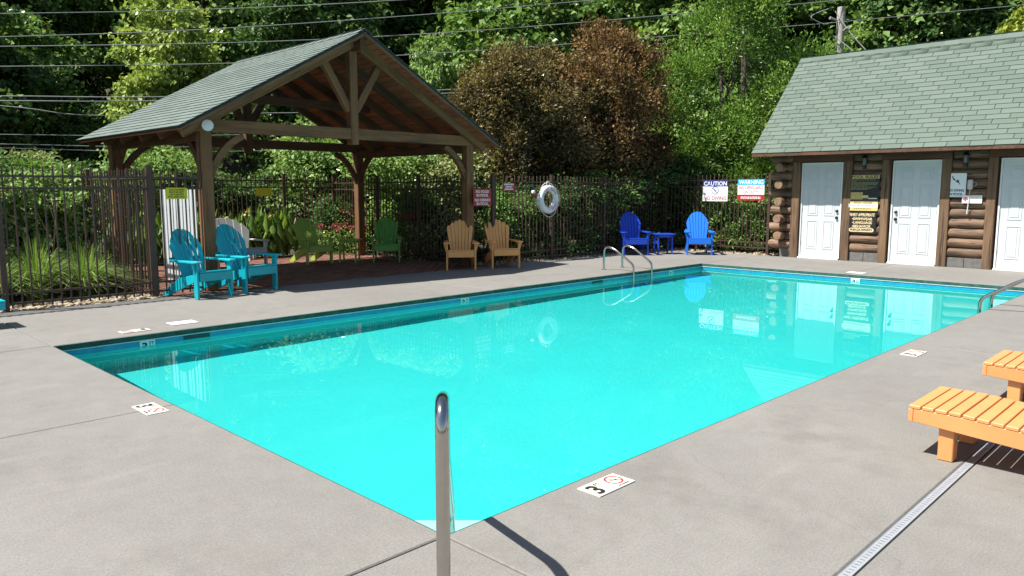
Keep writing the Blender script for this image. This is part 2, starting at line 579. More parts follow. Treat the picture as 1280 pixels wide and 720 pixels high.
def board(name, label, cat, center, right, normal, w, h, mat, group=None, thick=0.008, corner=0.0, part='board'):
    o = bpy.data.objects.new(name, None)
    o.empty_display_size = 0.1
    COL.objects.link(o)
    o.matrix_world = plane_frame(center, right, normal)
    tag(o, label, cat, group)
    poly = []
    if corner:
        for cx, cy, a0 in ((w / 2 - corner, h / 2 - corner, 0), (-w / 2 + corner, h / 2 - corner, 90), (-w / 2 + corner, -h / 2 + corner, 180), (w / 2 - corner, -h / 2 + corner, 270)):
            for k in range(5):
                a = math.radians(a0 + k * 22.5)
                poly.append((cx + corner * math.cos(a), cy + corner * math.sin(a)))
    else:
        poly = [(-w / 2, -h / 2), (w / 2, -h / 2), (w / 2, h / 2), (-w / 2, h / 2)]
    MB().prism(poly, 'z', -thick / 2, thick / 2).build(part, mat, o)
    return o

def panel(o, cx, cy, w, h, mat, z=0.005, name='printed_band'):
    return MB().box((cx - w / 2, cy - h / 2, z - 0.0012), (cx + w / 2, cy + h / 2, z)).build(name, mat, o)

def ring_mesh(mb, cx, cy, r0, r1, z, n=28, a0=0, a1=2 * math.pi):
    vs, fs = [], []
    for k in range(n + 1):
        a = a0 + (a1 - a0) * k / n
        vs += [(cx + r0 * math.cos(a), cy + r0 * math.sin(a), z), (cx + r1 * math.cos(a), cy + r1 * math.sin(a), z)]
    for k in range(n):
        fs.append((2 * k, 2 * k + 1, 2 * k + 3, 2 * k + 2))
    return mb.add(vs, fs)

def diver(mb, cx, cy, s, z):
    """small falling swimmer drawn with a few strokes"""
    def stroke(p, q, w):
        p, q = Vector((p[0] * s + cx, p[1] * s + cy)), Vector((q[0] * s + cx, q[1] * s + cy))
        d = (q - p).normalized()
        n = Vector((-d.y, d.x)) * w * s / 2
        mb.add([(*(p + n), z), (*(p - n), z), (*(q - n), z), (*(q + n), z)], [(0, 1, 2, 3)])
    stroke((-0.45, 0.5), (-0.35, 0.15), 0.10)
    stroke((-0.35, 0.18), (-0.12, -0.02), 0.16)
    stroke((0.0, -0.08), (0.3, -0.28), 0.22)
    stroke((0.1, -0.05), (0.33, -0.02), 0.09)
    stroke((0.28, -0.26), (0.45, -0.55), 0.08)
    return mb

# ------------------------------------------------------------------ ground
PX, PY = 12.33, 6.04          # pool size, near corner at the origin
WATER = -0.117
def ground_z(x, y):
    c, s = math.cos(HEAD), math.sin(HEAD)
    d = (x - CAMX) * c + (y - CAMY) * s
    z = -0.05
    if d > 27:
        k = min(d, 75) - 27
        z += 0.5 * k * min(1.0, k / 6.0)
    if d > 75:
        z += 0
    return z
xs = sorted(set([-120, -90, -60, -40, -25, -15, -8, 0, PX, 15, 17, 19, 21, 24, 27, 30, 33, 36, 40, 44, 48, 55, 62, 70, 85, 110, 150] + [3 * i for i in range(-3, 4)]))
ys = sorted(set([-120, -90, -60, -40, -25, -15, -8, 0, PY, 9, 11, 13, 15, 17, 19, 21, 24, 27, 30, 33, 36, 40, 44, 48, 55, 62, 70, 85, 110, 150]))
gb = MB()
vid = {}
for j, y in enumerate(ys):
    for i, x in enumerate(xs):
        vid[i, j] = len(gb.v)
        bumpy = 0.0 if (x < 19 and y < 17) else RND.uniform(-0.25, 0.25)
        gb.v.append((x, y, ground_z(x, y) + bumpy))
for j in range(len(ys) - 1):
    for i in range(len(xs) - 1):
        if xs[i] >= 0 and xs[i + 1] <= PX and ys[j] >= 0 and ys[j + 1] <= PY:
            continue
        gb.f.append((vid[i, j], vid[i + 1, j], vid[i + 1, j + 1], vid[i, j + 1]))
tag(gb.build('ground', 'soil', None, 0, True), kind='structure')

# ------------------------------------------------------------------ pool deck: cast slabs with open joints
DX0, DX1, DY0, DY1 = -9.0, 15.13, -9.0, 8.82
DRAIN = -1.42
deck = thing('pool_deck', 'pale grey concrete deck of cast slabs round the pool', 'deck')
del deck['category']
tag(deck, kind='structure')
J = 0.006
def slab(x0, x1, y0, y1):
    g = [J if abs(v - e) > 1e-6 else 0.0 for v, e in ((x0, DX0), (x1, DX1), (y0, DY0), (y1, DY1))]
    # no gap on the sides that border the pool
    if abs(x1) < 1e-6 and y0 >= -1e-6 and y1 <= PY + 1e-6: g[1] = 0
    if abs(x0 - PX) < 1e-6 and y0 >= -1e-6 and y1 <= PY + 1e-6: g[0] = 0
    if abs(y1) < 1e-6 and x0 >= -1e-6 and x1 <= PX + 1e-6: g[3] = 0
    if abs(y0 - PY) < 1e-6 and x0 >= -1e-6 and x1 <= PX + 1e-6: g[2] = 0
    dz = RND.uniform(-0.0015, 0.0015)
    MB().box((x0 + g[0], y0 + g[2], -0.068), (x1 - g[1], y1 - g[3], dz)).build('slab', 'concrete', deck, 0.006)
XL = [-9, -6, -3, 0]
YL = [-9, -6, -3, 0, 3.02, PY, DY1]
for a, b in zip(XL, XL[1:]):
    for c, d in zip(YL, YL[1:]):
        slab(a, b, c, d)
for a, b in ((0, 6.15), (6.15, PX)):
    slab(a, b, PY, DY1)
    slab(a, b, DRAIN + 0.0235, 0)
    slab(a, b, -5.0, DRAIN - 0.0235)
    slab(a, b, -9.0, -5.0)
for c, d in ((-9, -5), (-5, DRAIN), (DRAIN, 0), (0, 3.02), (3.02, PY), (PY, DY1)):
    slab(PX, DX1, c, d)
# joint filler under the slabs
fb = MB()
for (x0, x1, y0, y1) in ((DX0 + .05, -0.02, DY0 + .05, DY1 - .05), (PX + .02, DX1 - .05, DY0 + .05, DY1 - .05), (0.02, PX - .02, DY0 + .05, -0.02), (0.02, PX - .02, PY + .02, DY1 - .05)):
    fb.add([(x0, y0, -0.03), (x1, y0, -0.03), (x1, y1, -0.03), (x0, y1, -0.03)], [(0, 1, 2, 3)])
fb.build('joint_filler', paint('joint_dark', (0.03, 0.027, 0.024), 0.3, 0.9), deck)

# trench drain
dr = thing('trench_drain', 'narrow grey slotted trench drain sunk in the deck beside the loungers', 'drain', (0, 0, 0))
MB().box((-3.0, DRAIN - 0.0195, -0.02), (PX, DRAIN + 0.0195, -0.003)).build('grate', 'drain', dr)
sb = MB()
x = -3.0
while x < PX - 0.03:
    for yy in (0.0,):
        sb.box((x + 0.008, DRAIN + yy - 0.010, -0.0032), (x + 0.014, DRAIN + yy + 0.010, -0.0022))
    x += 0.03
tag(sb.build('slot', 'drain_dark', dr), kind='stuff')
for s in (-1, 1):
    MB().box((-3.0, DRAIN + s * 0.0212 - 0.0012, -0.02), (PX, DRAIN + s * 0.0212 + 0.0012, -0.001)).build('edge_rail', 'drain', dr)

# ------------------------------------------------------------------ pool
pool = thing('pool_basin', 'rectangular turquoise plastered pool basin', 'pool')
del pool['category']
tag(pool, kind='structure')
DEPTH = -1.03
A4 = [(0, 0), (PX, 0), (PX, PY), (0, PY)]
o = MB().add([(x, y, DEPTH) for x, y in A4], [(0, 1, 2, 3)]).build('pool_floor', 'plaster', pool)
o.cycles.is_caustics_receiver = True
pw = MB()
pw.v = [(x, y, -0.066) for x, y in A4] + [(x, y, DEPTH) for x, y in A4]
pw.f = [(0, 1, 5, 4), (1, 2, 6, 5), (2, 3, 7, 6), (3, 0, 4, 7)]
o = pw.build('pool_wall', 'plaster', pool)
o.cycles.is_caustics_receiver = True
def band(name, mat, z0, z1, proud):
    for (a, b) in (((0, 0), (PX, 0)), ((PX, 0), (PX, PY)), ((PX, PY), (0, PY)), ((0, PY), (0, 0))):
        x0, x1 = sorted((a[0], b[0])); y0, y1 = sorted((a[1], b[1]))
        if x0 == x1:
            s = 1 if x0 == 0 else -1
            lo, hi = sorted((x0 - s * 0.01, x0 + s * proud))
            o = MB().box((lo, y0 + proud, z0), (hi, y1 - proud, z1)).build(name, mat, pool)
        else:
            s = 1 if y0 == 0 else -1
            lo, hi = sorted((y0 - s * 0.01, y0 + s * proud))
            o = MB().box((x0, lo, z0), (x1, hi, z1)).build(name, mat, pool)
        o.cycles.is_caustics_receiver = True
band('coping_edge', 'coping', -0.060, -0.007, 0.012)
band('trim_strip', 'trim_white', -0.069, -0.061, 0.016)
band('waterline_tile', 'tile_blue', -0.17, -0.070, 0.006)
# entry steps in the near corner
for i, (r, z) in enumerate(((1.1, -0.52), (0.78, -0.26))):
    o = MB().prism([(0.006, 0.006), (r, 0.006), (0.006, r)], 'z', DEPTH if i == 0 else -0.52, z).build('corner_step', 'plaster_step', pool)
    o.cycles.is_caustics_receiver = True
# skimmer mouths in the far long wall
for x0 in (1.30, 8.6):
    MB().box((x0, PY - 0.012, -0.13), (x0 + 0.30, PY - 0.003, -0.073)).build('skimmer_mouth', paint('skimmer_dark', (0.015, 0.05, 0.055), 0.2, 0.6), pool)

NX, NY = 82, 40
wv = []
for j in range(NY + 1):
    for i in range(NX + 1):
        x, y = PX * i / NX, PY * j / NY
        z = WATER + 0.0004 * (math.sin(x * 2.1 + y * 1.3) + math.sin(x * -1.4 + y * 2.7 + 1.0) + 0.7 * math.sin(x * 3.6 + y * -2.2 + 2.0))
        wv.append((x, y, z))
wf = [(j * (NX + 1) + i, j * (NX + 1) + i + 1, (j + 1) * (NX + 1) + i + 1, (j + 1) * (NX + 1) + i) for j in range(NY) for i in range(NX)]
me = bpy.data.meshes.new('water')
me.from_pydata(wv, [], wf)
me.polygons.foreach_set('use_smooth', [True] * len(me.polygons))
wat = link('water', me, None, 'water')
tag(wat, kind='structure')
wat.cycles.is_caustics_caster = True

# depth markers set in the deck and on the wall
def deck_marker(label, c, right, up):
    n = Vector(right).cross(Vector(up))
    o = board('depth_marker', label, 'depth marker', (c[0], c[1], 0.0035), right, n, 0.30, 0.15, 'sign_cream', 'depth markers set in the deck', 0.006, part='tile')
    letters(o, '3', -0.098, -0.005, 0.062, 0.115, 'ink', 0.0035, 0.03)
    letters(o, 'FT', -0.042, 0.035, 0.034, 0.03, 'ink', 0.0035, 0.01)
    mb = MB()
    ring_mesh(mb, 0.075, 0.012, 0.043, 0.054, 0.0042)
    mb.add([(0.04, 0.042, 0.0042), (0.045, 0.047, 0.0042), (0.112, -0.018, 0.0042), (0.107, -0.023, 0.0042)], [(0, 1, 2, 3)])
    mb.build('no_diving_ring', 'ink_red', o)
    diver(MB(), 0.075, 0.012, 0.05, 0.0045).build('diver_symbol', 'ink', o)
    letters(o, 'NO DIVING', 0.075, -0.058, 0.085, 0.013, 'ink', 0.0035, 0.0)
    return o
deck_marker('cream three foot depth marker nearest the corner handrail of the pool', (0.98, -0.155, 0), (1, 0, 0), (0, 1, 0))
deck_marker('cream three foot depth marker lying across the deck joint on the short pool side', (-0.165, 3.02, 0), (0, -1, 0), (1, 0, 0))
deck_marker('cream three foot depth marker between the orange loungers and the pool', (5.66, -0.215, 0), (1, 0, 0), (0, 1, 0))
deck_marker('cream depth marker beside the white skimmer lid on the turquoise chairs side', (0.88, 6.30, 0), (-1, 0, 0), (0, -1, 0))
def wall_marker(label, c, right, n):
    o = board('wall_depth_marker', label, 'depth marker', c, right, n, 0.16, 0.10, 'sign_white', 'depth markers on the pool wall', 0.006, part='tile')
    letters(o, '3', -0.03, -0.005, 0.055, 0.075, 'ink', 0.0035, 0.04)
    letters(o, 'FT', 0.045, 0.018, 0.05, 0.035, 'ink', 0.0035, 0.02)
wall_marker('white three foot tile on the pool wall near the skimmer mouth', (0.907, PY - 0.016, -0.121), (1, 0, 0), (0, -1, 0))
wall_marker('white depth tile on the pool wall between the pavilion chairs and water', (5.52, PY - 0.016, -0.121), (1, 0, 0), (0, -1, 0))
wall_marker('white depth tile on the pool wall just past the steel ladder', (11.13, PY - 0.016, -0.121), (1, 0, 0), (0, -1, 0))
wall_marker('white depth tile on the pool wall in front of the log building', (PX - 0.016, 2.82, -0.121), (0, -1, 0), (-1, 0, 0))
for lab, c in (('white square skimmer lid on the deck near the turquoise chairs', (1.47, 6.46)), ('white skimmer lid on the deck in front of the second door', (12.68, 2.95))):
    o = MB().prism([(-0.15, -0.105), (0.15, -0.105), (0.15, 0.105), (-0.15, 0.105)], 'z', 0.0, 0.006).build('skimmer_lid', 'sign_white', None, 0.002)
    o.location = (c[0], c[1], 0.001)
    if c[0] > 5: o.rotation_euler = (0, 0, math.pi / 2)
    tag(o, lab, 'skimmer lid')

# ------------------------------------------------------------------ pavilion floor of brick pavers
FX0, FX1, FY0, FY1 = 2.2, 8.75, DY1 + 0.01, 14.3
pf = thing('pavilion_floor', 'red brown brick paving under the pavilion', 'floor')
del pf['category']
tag(pf, kind='structure')
MB().box((FX0, FY0, -0.08), (FX1, FY1, -0.012)).build('paving_bed', paint('paving_sand', (0.05, 0.032, 0.022), 0.3, 0.95), pf)
def fast_boxes(name, boxes, mat, parent):
    """many axis-aligned boxes (top and sides only) joined into one mesh with a value for each"""
    n = len(boxes)
    bx = np.array(boxes)
    lo, hi = bx[:, :3], bx[:, 3:]
    sel = np.array([[0, 0, 0], [1, 0, 0], [1, 1, 0], [0, 1, 0], [0, 0, 1], [1, 0, 1], [1, 1, 1], [0, 1, 1]], float)
    v = lo[:, None, :] + sel[None] * (hi - lo)[:, None, :]
    f = np.array([[4, 5, 6, 7], [0, 1, 5, 4], [1, 2, 6, 5], [2, 3, 7, 6], [3, 0, 4, 7]])
    faces = (f[None] + np.arange(n)[:, None, None] * 8).reshape(-1, 4)
    return quick_mesh(name, v.reshape(-1, 3), faces, np.repeat(NPR.random(n), 8), mat, parent)
def quick_mesh(name, v, faces, lv, mat, parent=None):
    me = bpy.data.meshes.new(name)
    k = faces.shape[1]
    me.vertices.add(len(v))
    me.vertices.foreach_set('co', np.ascontiguousarray(v, dtype=np.float32).ravel())
    me.loops.add(faces.size)
    me.loops.foreach_set('vertex_index', np.ascontiguousarray(faces, dtype=np.int32).ravel())
    me.polygons.add(len(faces))
    me.polygons.foreach_set('loop_start', np.arange(0, faces.size, k, dtype=np.int32))
    me.polygons.foreach_set('loop_total', np.full(len(faces), k, dtype=np.int32))
    me.update(calc_edges=True)
    if lv is not None:
        a = me.attributes.new('lv', 'FLOAT', 'POINT')
        a.data.foreach_set('value', np.ascontiguousarray(lv, dtype=np.float32))
    if mat is not None:
        me.materials.append(M[mat] if isinstance(mat, str) else mat)
    if parent is False:
        return me
    return link(name, me, parent)
bxs = []
y = FY0
row = 0
while y < FY1 - 0.1:
    x = FX0 + (0.1 if row % 2 else 0)
    while x < FX1 - 0.2:
        dz = RND.uniform(-0.003, 0.001)
        bxs.append((x + 0.003, y + 0.003, -0.04, x + 0.197, y + 0.095, dz))
        x += 0.2
    y += 0.098
    row += 1
mbk = stone_mat('brick_pavers', [(0.0, (0.12, 0.046, 0.029)), (0.5, (0.17, 0.07, 0.044)), (1.0, (0.22, 0.105, 0.067))])
tag(fast_boxes('brick', bxs, mbk, pf), kind='stuff')

# ------------------------------------------------------------------ gravel
ico = bmesh.new()
bmesh.ops.create_icosphere(ico, subdivisions=1, radius=1.0)
IV = np.array([v.co for v in ico.verts])
IFc = np.array([[v.index for v in f.verts] for f in ico.faces])
ico.free()
def stones(name, regions, dens, size, label):
    P = []
    for x0, x1, y0, y1 in regions:
        n = int((x1 - x0) * (y1 - y0) * dens)
        q = NPR.random((n, 2))
        P.append(np.c_[x0 + q[:, 0] * (x1 - x0), y0 + q[:, 1] * (y1 - y0)])
    P = np.concatenate(P)
    n = len(P)
    s = size * (0.5 + NPR.random(n) ** 2 * 1.2)
    sc = s[:, None] * np.c_[0.8 + 0.5 * NPR.random(n), 0.8 + 0.5 * NPR.random(n), 0.5 + 0.3 * NPR.random(n)]
    a = NPR.random(n) * 6.28
    v = IV[None] * (1 + 0.2 * (NPR.random((n, len(IV), 1)) - 0.5)) * sc[:, None, :]
    x = v[..., 0] * np.cos(a)[:, None] - v[..., 1] * np.sin(a)[:, None]
    y = v[..., 0] * np.sin(a)[:, None] + v[..., 1] * np.cos(a)[:, None]
    v = np.stack([x + P[:, :1], y + P[:, 1:2], v[..., 2] - 0.03 + 0.3 * s[:, None]], -1)
    f = (IFc[None] + np.arange(n)[:, None, None] * len(IV)).reshape(-1, 3)
    o = quick_mesh(name, v.reshape(-1, 3), f, np.repeat(NPR.random(n), len(IV)), 'gravel')
    return tag(o, label, 'gravel', kind='stuff')
stones('gravel', [(-3.0, 2.2, DY1 + 0.02, 9.55), (8.75, 15.6, DY1 + 0.02, 9.6), (15.25, 16.2, 6.0, 8.9)], 430, 0.036, 'tan river gravel along the foot of the fence')

# ------------------------------------------------------------------ shingled slopes
def shingles(parent, origin, udir, vdir, ulen, vlen, tab, row, mat, pick, stuff_name='shingle'):
    """courses of tabs from the eave up. pick(i, j, u, v) -> True builds the tab as its own part"""
    U, V = Vector(udir).normalized(), Vector(vdir).normalized()
    N = U.cross(V)
    if N.z < 0:
        N = -N
    O = Vector(origin)
    th, lap = 0.011, 0.03
    def wedge(u0, u1):
        # lower edge stands proud, upper edge tucks under the next course
        return [(u0, 0, 0.002), (u1, 0, 0.002), (u1, row + lap, 0.0), (u0, row + lap, 0.0),
                (u0, 0, th + 0.006), (u1, 0, th + 0.006), (u1, row + lap, 0.004), (u0, row + lap, 0.004)]
    FS = [(4, 5, 6, 7), (0, 1, 5, 4), (1, 2, 6, 5), (3, 0, 4, 7)]
    full = {}
    rest_v, rest_f, rest_l = [], [], []
    nrow = int(math.ceil(vlen / row))
    B = Matrix(((U.x, V.x, N.x, 0), (U.y, V.y, N.y, 0), (U.z, V.z, N.z, 0), (0, 0, 0, 1)))
    for j in range(nrow):
        v0 = j * row
        if v0 + row + lap > vlen + 0.05:
            v0 = vlen - row - lap + 0.04
        off = (0.06 + 0.88 * ((j * 0.37) % 1.0)) * tab
        u = -off
        i = 0
        while u < ulen:
            a, b = max(u, 0.0), min(u + tab, ulen)
            if b - a > 0.022:
                g = 0.0055
                jit = RND.uniform(-0.004, 0.004)
                P = O + U * a + V * (v0 + jit)
                if pick(i, j, a, v0):
                    key = round(b - a, 3)
                    if key not in full:
                        mb = MB(); mb.add(wedge(g, b - a - g), FS)
                        me = bpy.data.meshes.new('shingle'); me.from_pydata(mb.v, [], mb.f)
                        me.materials.append(M[mat])
                        full[key] = me
                    o = link('shingle', full[key], parent)
                    mt = B.copy(); mt.translation = P
                    o.matrix_local = mt
                else:
                    n = len(rest_v)
                    rest_v += [tuple(P + U * p[0] + V * p[1] + N * p[2]) for p in wedge(g, b - a - g)]
                    rest_f += [tuple(k + n for k in f) for f in FS]
                    rest_l += [RND.random()] * 8
            u += tab
            i += 1
    if rest_v:
        o = quick_mesh(stuff_name, np.array(rest_v), np.array(rest_f), np.array(rest_l), mat, parent)
        o['kind'] = 'stuff'

# ------------------------------------------------------------------ pavilion
pav = thing('pavilion', 'open timber pavilion with green shingled gable roof beside the pool', 'pavilion', (5.7, 11.05, 0))
PO = Vector((5.7, 11.05, 0))
def W(p):
    return Vector(p) - PO
def pbar(name, a, b, w, h, mat='timber', bev=0.008, up=(0, 0, 1), parent=None):
    return bar(name, W(a), W(b), w, h, mat, parent or pav, bev, up)
RX, RZ, EZ, HW = 5.65, 4.23, 2.46, 3.2            # ridge x and height, eave height, half width of the roof
SL = (RZ - EZ) / HW
RY0, RY1 = 8.64, 13.22
posts = [(3.0, 9.12), (8.4, 9.12), (3.0, 12.98), (8.4, 12.98)]
for (x, y) in posts:
    pbar('post', (x, y, 0.0), (x, y, 2.44), 0.18, 0.18, 'timber', 0.012, (0, 1, 0))
def slope_z(x, drop=0.0):
    return RZ - SL * abs(x - RX) - drop
def truss(y, mat, full=True):
    pbar('tie_beam', (2.82, y, 2.525), (8.58, y, 2.525), 0.13, 0.19, mat)
    pbar('king_post', (RX, y, 2.34), (RX, y, 3.93), 0.15, 0.16, mat, 0.008, (0, 1, 0))
    for s in (-1, 1):
        pbar('strut', (RX + s * 0.06, y + 0.004, 2.92), (RX + s * 0.56, y + 0.004, 3.72), 0.11, 0.13, mat)
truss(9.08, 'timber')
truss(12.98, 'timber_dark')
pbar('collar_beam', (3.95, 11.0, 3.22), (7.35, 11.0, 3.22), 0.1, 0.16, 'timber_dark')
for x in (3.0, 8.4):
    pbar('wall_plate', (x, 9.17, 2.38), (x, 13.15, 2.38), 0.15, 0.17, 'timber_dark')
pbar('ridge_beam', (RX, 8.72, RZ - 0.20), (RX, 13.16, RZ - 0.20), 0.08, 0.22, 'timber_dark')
def knee(x, y, dx, dy, mat):
    """curved brace from post to beam"""
    mb = MB()
    n = 8
    prof = []
    for k in range(n + 1):
        a = math.pi / 2 * k / n
        q = k / n
        prof.append((0.07 + 0.56 * (0.5 * (1 - math.cos(a)) + 0.5 * q), 1.76 + 0.64 * (0.5 * math.sin(a) + 0.5 * q)))
    lo, hi = [], []
    for k, (u, z) in enumerate(prof):
        a = math.pi / 2 * k / n
        nx, nz = 0.5 * math.cos(a) + 0.354, -0.5 * math.sin(a) - 0.354
        lo.append((u + nx * 0.055, z + nz * 0.055))
        hi.append((u - nx * 0.055, z - nz * 0.055))
    t = 0.045
    d = Vector((dx, dy, 0)); s = Vector((-dy, dx, 0))
    P = lambda q, w: tuple(W((x, y, 0)) + d * q[0] + s * w + Vector((0, 0, min(q[1], 2.42))))
    vs = []
    for k in range(n + 1):
        vs += [P(lo[k], -t), P(lo[k], t), P(hi[k], t), P(hi[k], -t)]
    fs = [(0, 1, 2, 3), tuple(4 * n + i for i in (3, 2, 1, 0))]
    for k in range(n):
        for i in range(4):
            a, b = 4 * k + i, 4 * k + (i + 1) % 4
            fs.append((a, b, b + 4, a + 4))
    mb.add(vs, fs).build('knee_brace', mat, pav, 0.004)
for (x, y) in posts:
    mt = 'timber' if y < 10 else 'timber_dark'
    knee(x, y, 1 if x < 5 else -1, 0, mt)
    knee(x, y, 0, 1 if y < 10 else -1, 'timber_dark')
# rafters
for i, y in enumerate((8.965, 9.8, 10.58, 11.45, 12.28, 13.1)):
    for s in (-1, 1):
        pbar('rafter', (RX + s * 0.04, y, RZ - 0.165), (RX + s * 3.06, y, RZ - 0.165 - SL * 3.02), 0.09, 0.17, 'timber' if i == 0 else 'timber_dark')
# roof boards, laid along the ridge direction
sl_len = math.hypot(HW, RZ - EZ)
nb = 26
bw = sl_len / nb
for s in (-1, 1):
    vd = Vector((s * HW, 0, EZ - RZ)).normalized()
    nn = Vector((s * (RZ - EZ), 0, HW)).normalized()
    # roof deck above the boards
    a = Vector((RX, RY0, RZ)); 
    mb = MB()
    q = [a - nn * 0.036, a + vd * sl_len - nn * 0.036, a + vd * sl_len - nn * 0.006, a - nn * 0.006]
    q2 = [p + Vector((0, RY1 - RY0, 0)) for p in q]
    mb.add([tuple(W(p)) for p in q + q2], [(0, 1, 2, 3), (7, 6, 5, 4), (0, 4, 5, 1), (1, 5, 6, 2), (2, 6, 7, 3), (3, 7, 4, 0)])
    roof = mb.build('roof', 'underlay', pav)
    for k in range(nb):
        c = Vector((RX, 0, RZ)) + vd * (bw * (k + 0.5)) - nn * 0.05
        pbar('roof_board', (c.x, RY0 + 0.015, c.z), (c.x, RY1 - 0.015, c.z), bw - 0.012, 0.022, 'sheathing', 0.0, tuple(nn), roof)
    # rake boards and eave fascia
    for y in (RY0 + 0.01, RY1 - 0.01):
        pbar('rake_board', tuple(a - nn * 0.06 + Vector((0, y - RY0, 0))), tuple(a + vd * (sl_len - 0.02) - nn * 0.06 + Vector((0, y - RY0, 0))), 0.024, 0.05, 'timber', 0.0, tuple(nn))
    e = a + vd * sl_len
    O = W((e.x, RY0 - 0.012, e.z)) + nn * 0.0
    cnt = [0]
    def pick(i, j, u, v, s=s, cnt=cnt):
        if s > 0 or cnt[0] >= 300: return False
        cnt[0] += 1
        return True
    shingles(roof, O - vd * -0.02, (0, 1, 0), -vd, RY1 - RY0 + 0.024, sl_len + 0.03, 0.33, 0.146, 'shingle2', pick)
mb = MB()
for k in range(16):
    y0 = RY0 - 0.012 + k * (RY1 - RY0 + 0.024) / 16
    y1 = y0 + (RY1 - RY0 + 0.024) / 16 + 0.02
    for s in (-1, 1):
        mb.add([tuple(W(p)) for p in ((RX, y0, RZ + 0.034), (RX, y1, RZ + 0.024), (RX + s * 0.15, y1, RZ + 0.022 - SL * 0.15), (RX + s * 0.15, y0, RZ + 0.032 - SL * 0.15))], [(0, 1, 2, 3)])
tag(mb.build('ridge_cap', 'shingle2', roof), kind='stuff')
# flood lamp on the tie beam, conduit down the post
mb = MB().lathe([(0.03, -0.07), (0.05, -0.05), (0.085, 0.0), (0.08, 0.012), (0.02, 0.02)], 18)
fl = mb.build('flood_lamp', 'sign_white', None, 0, True)
fl.matrix_world = plane_frame((2.93, 8.80, 2.50), (0.93, -0.36, 0), (-0.36, -0.93, -0.03))
tag(fl, 'round white flood lamp fixed to the pavilion beam end', 'lamp')
cd = MB().tube([W((2.885, 9.06, 0.15)), W((2.885, 9.06, 2.44))], 0.013, 6).build('conduit', 'timber_dark', pav)

# ------------------------------------------------------------------ log building
bld = thing('log_building', 'log bath house with green shingle roof and white doors', 'building', (17.0, 1.0, 0))
BO = Vector((17.0, 1.0, 0))
def B_(p):
    return Vector(p) - BO
WX, BX1 = 15.2, 18.8
BY0, BY1 = -4.2, 5.62
def bbar(name, a, b, w, h, mat, bev=0.006, up=(0, 0, 1), parent=None):
    return bar(name, B_(a), B_(b), w, h, mat, parent or bld, bev, up)
RPITCH = 0.1975
doors = [(4.27, 5.20), (2.30, 3.23), (0.33, 1.26)]
vposts = [(5.22, 5.40), (4.05, 4.23), (3.27, 3.43), (2.10, 2.28), (1.30, 1.46), (0.13, 0.31)]
segs = [(3.43, 4.05, 0), (1.46, 2.10, 0), (BY0, 0.13, 0)]
# concrete block base
for y0, y1 in ((5.40, 5.66), (3.43, 4.05), (1.46, 2.10), (BY0, 0.13)):
    n = max(1, round((y1 - y0) / 0.4))
    for k in range(n):
        a, b = y0 + (y1 - y0) * k / n, y0 + (y1 - y0) * (k + 1) / n
        MB().box(B_((WX - 0.04, a + 0.004, -0.05)), B_((WX + 0.16, b - 0.004, 0.195))).build('block', 'block', bld, 0.004)
# wall core, behind the logs
MB().box(B_((WX + 0.06, BY0, 0.0)), B_((BX1, BY1 - 0.05, 2.42))).build('wall_core', 'timber_dark', bld)
# log courses on the front
for y0, y1, _ in segs:
    for k in range(11):
        z = 0.295 + k * RPITCH
        log('log', B_((WX + 0.03, y0 + 0.004, z)), B_((WX + 0.03, y1 - 0.004, z)), 0.104, 'log', bld)
# crossed corner at the fence end
for k in range(11):
    z = 0.295 + k * RPITCH
    if k % 2 == 0:
        log('log', B_((WX + 0.03, 5.41, z)), B_((WX + 0.03, 5.94 + RND.uniform(-0.03, 0.02), z)), 0.104, 'log', bld)
    else:
        log('log', B_((WX + 0.03, 5.41, z)), B_((WX + 0.03, 5.53, z)), 0.1, 'log', bld)
    if k % 2 == 1:
        log('log', B_((WX - 0.30 + RND.uniform(-0.02, 0.03), 5.63, z)), B_((BX1 + 0.25, 5.63, z)), 0.1, 'log', bld)
    else:
        log('log', B_((WX + 0.14, 5.63, z)), B_((BX1 - 0.1, 5.63, z)), 0.1, 'log', bld)
# gable triangle of boards at the fence end
for k in range(14):
    z = 2.42 + k * 0.165
    half = (4.54 - z) * 0.98
    if half > 0.05:
        bbar('gable_board', (17.0 - half, 5.56, z + 0.08), (17.0 + half, 5.56, z + 0.08), 0.05, 0.16, 'timber_dark')
# posts beside the doors, header
for y0, y1 in vposts:
    bbar('door_post', (WX - 0.02, (y0 + y1) / 2, 0.0), (WX - 0.02, (y0 + y1) / 2, 2.19), y1 - y0, 0.15, 'post_wood', 0.008, (1, 0, 0))
for (y0, y1), (pa, pb) in zip(doors, ((4.05, 5.40), (2.10, 3.43), (0.13, 1.46))):
    bbar('header', (WX - 0.025, pa, 2.265), (WX - 0.025, pb, 2.265), 0.15, 0.145, 'timber_dark', 0.008)
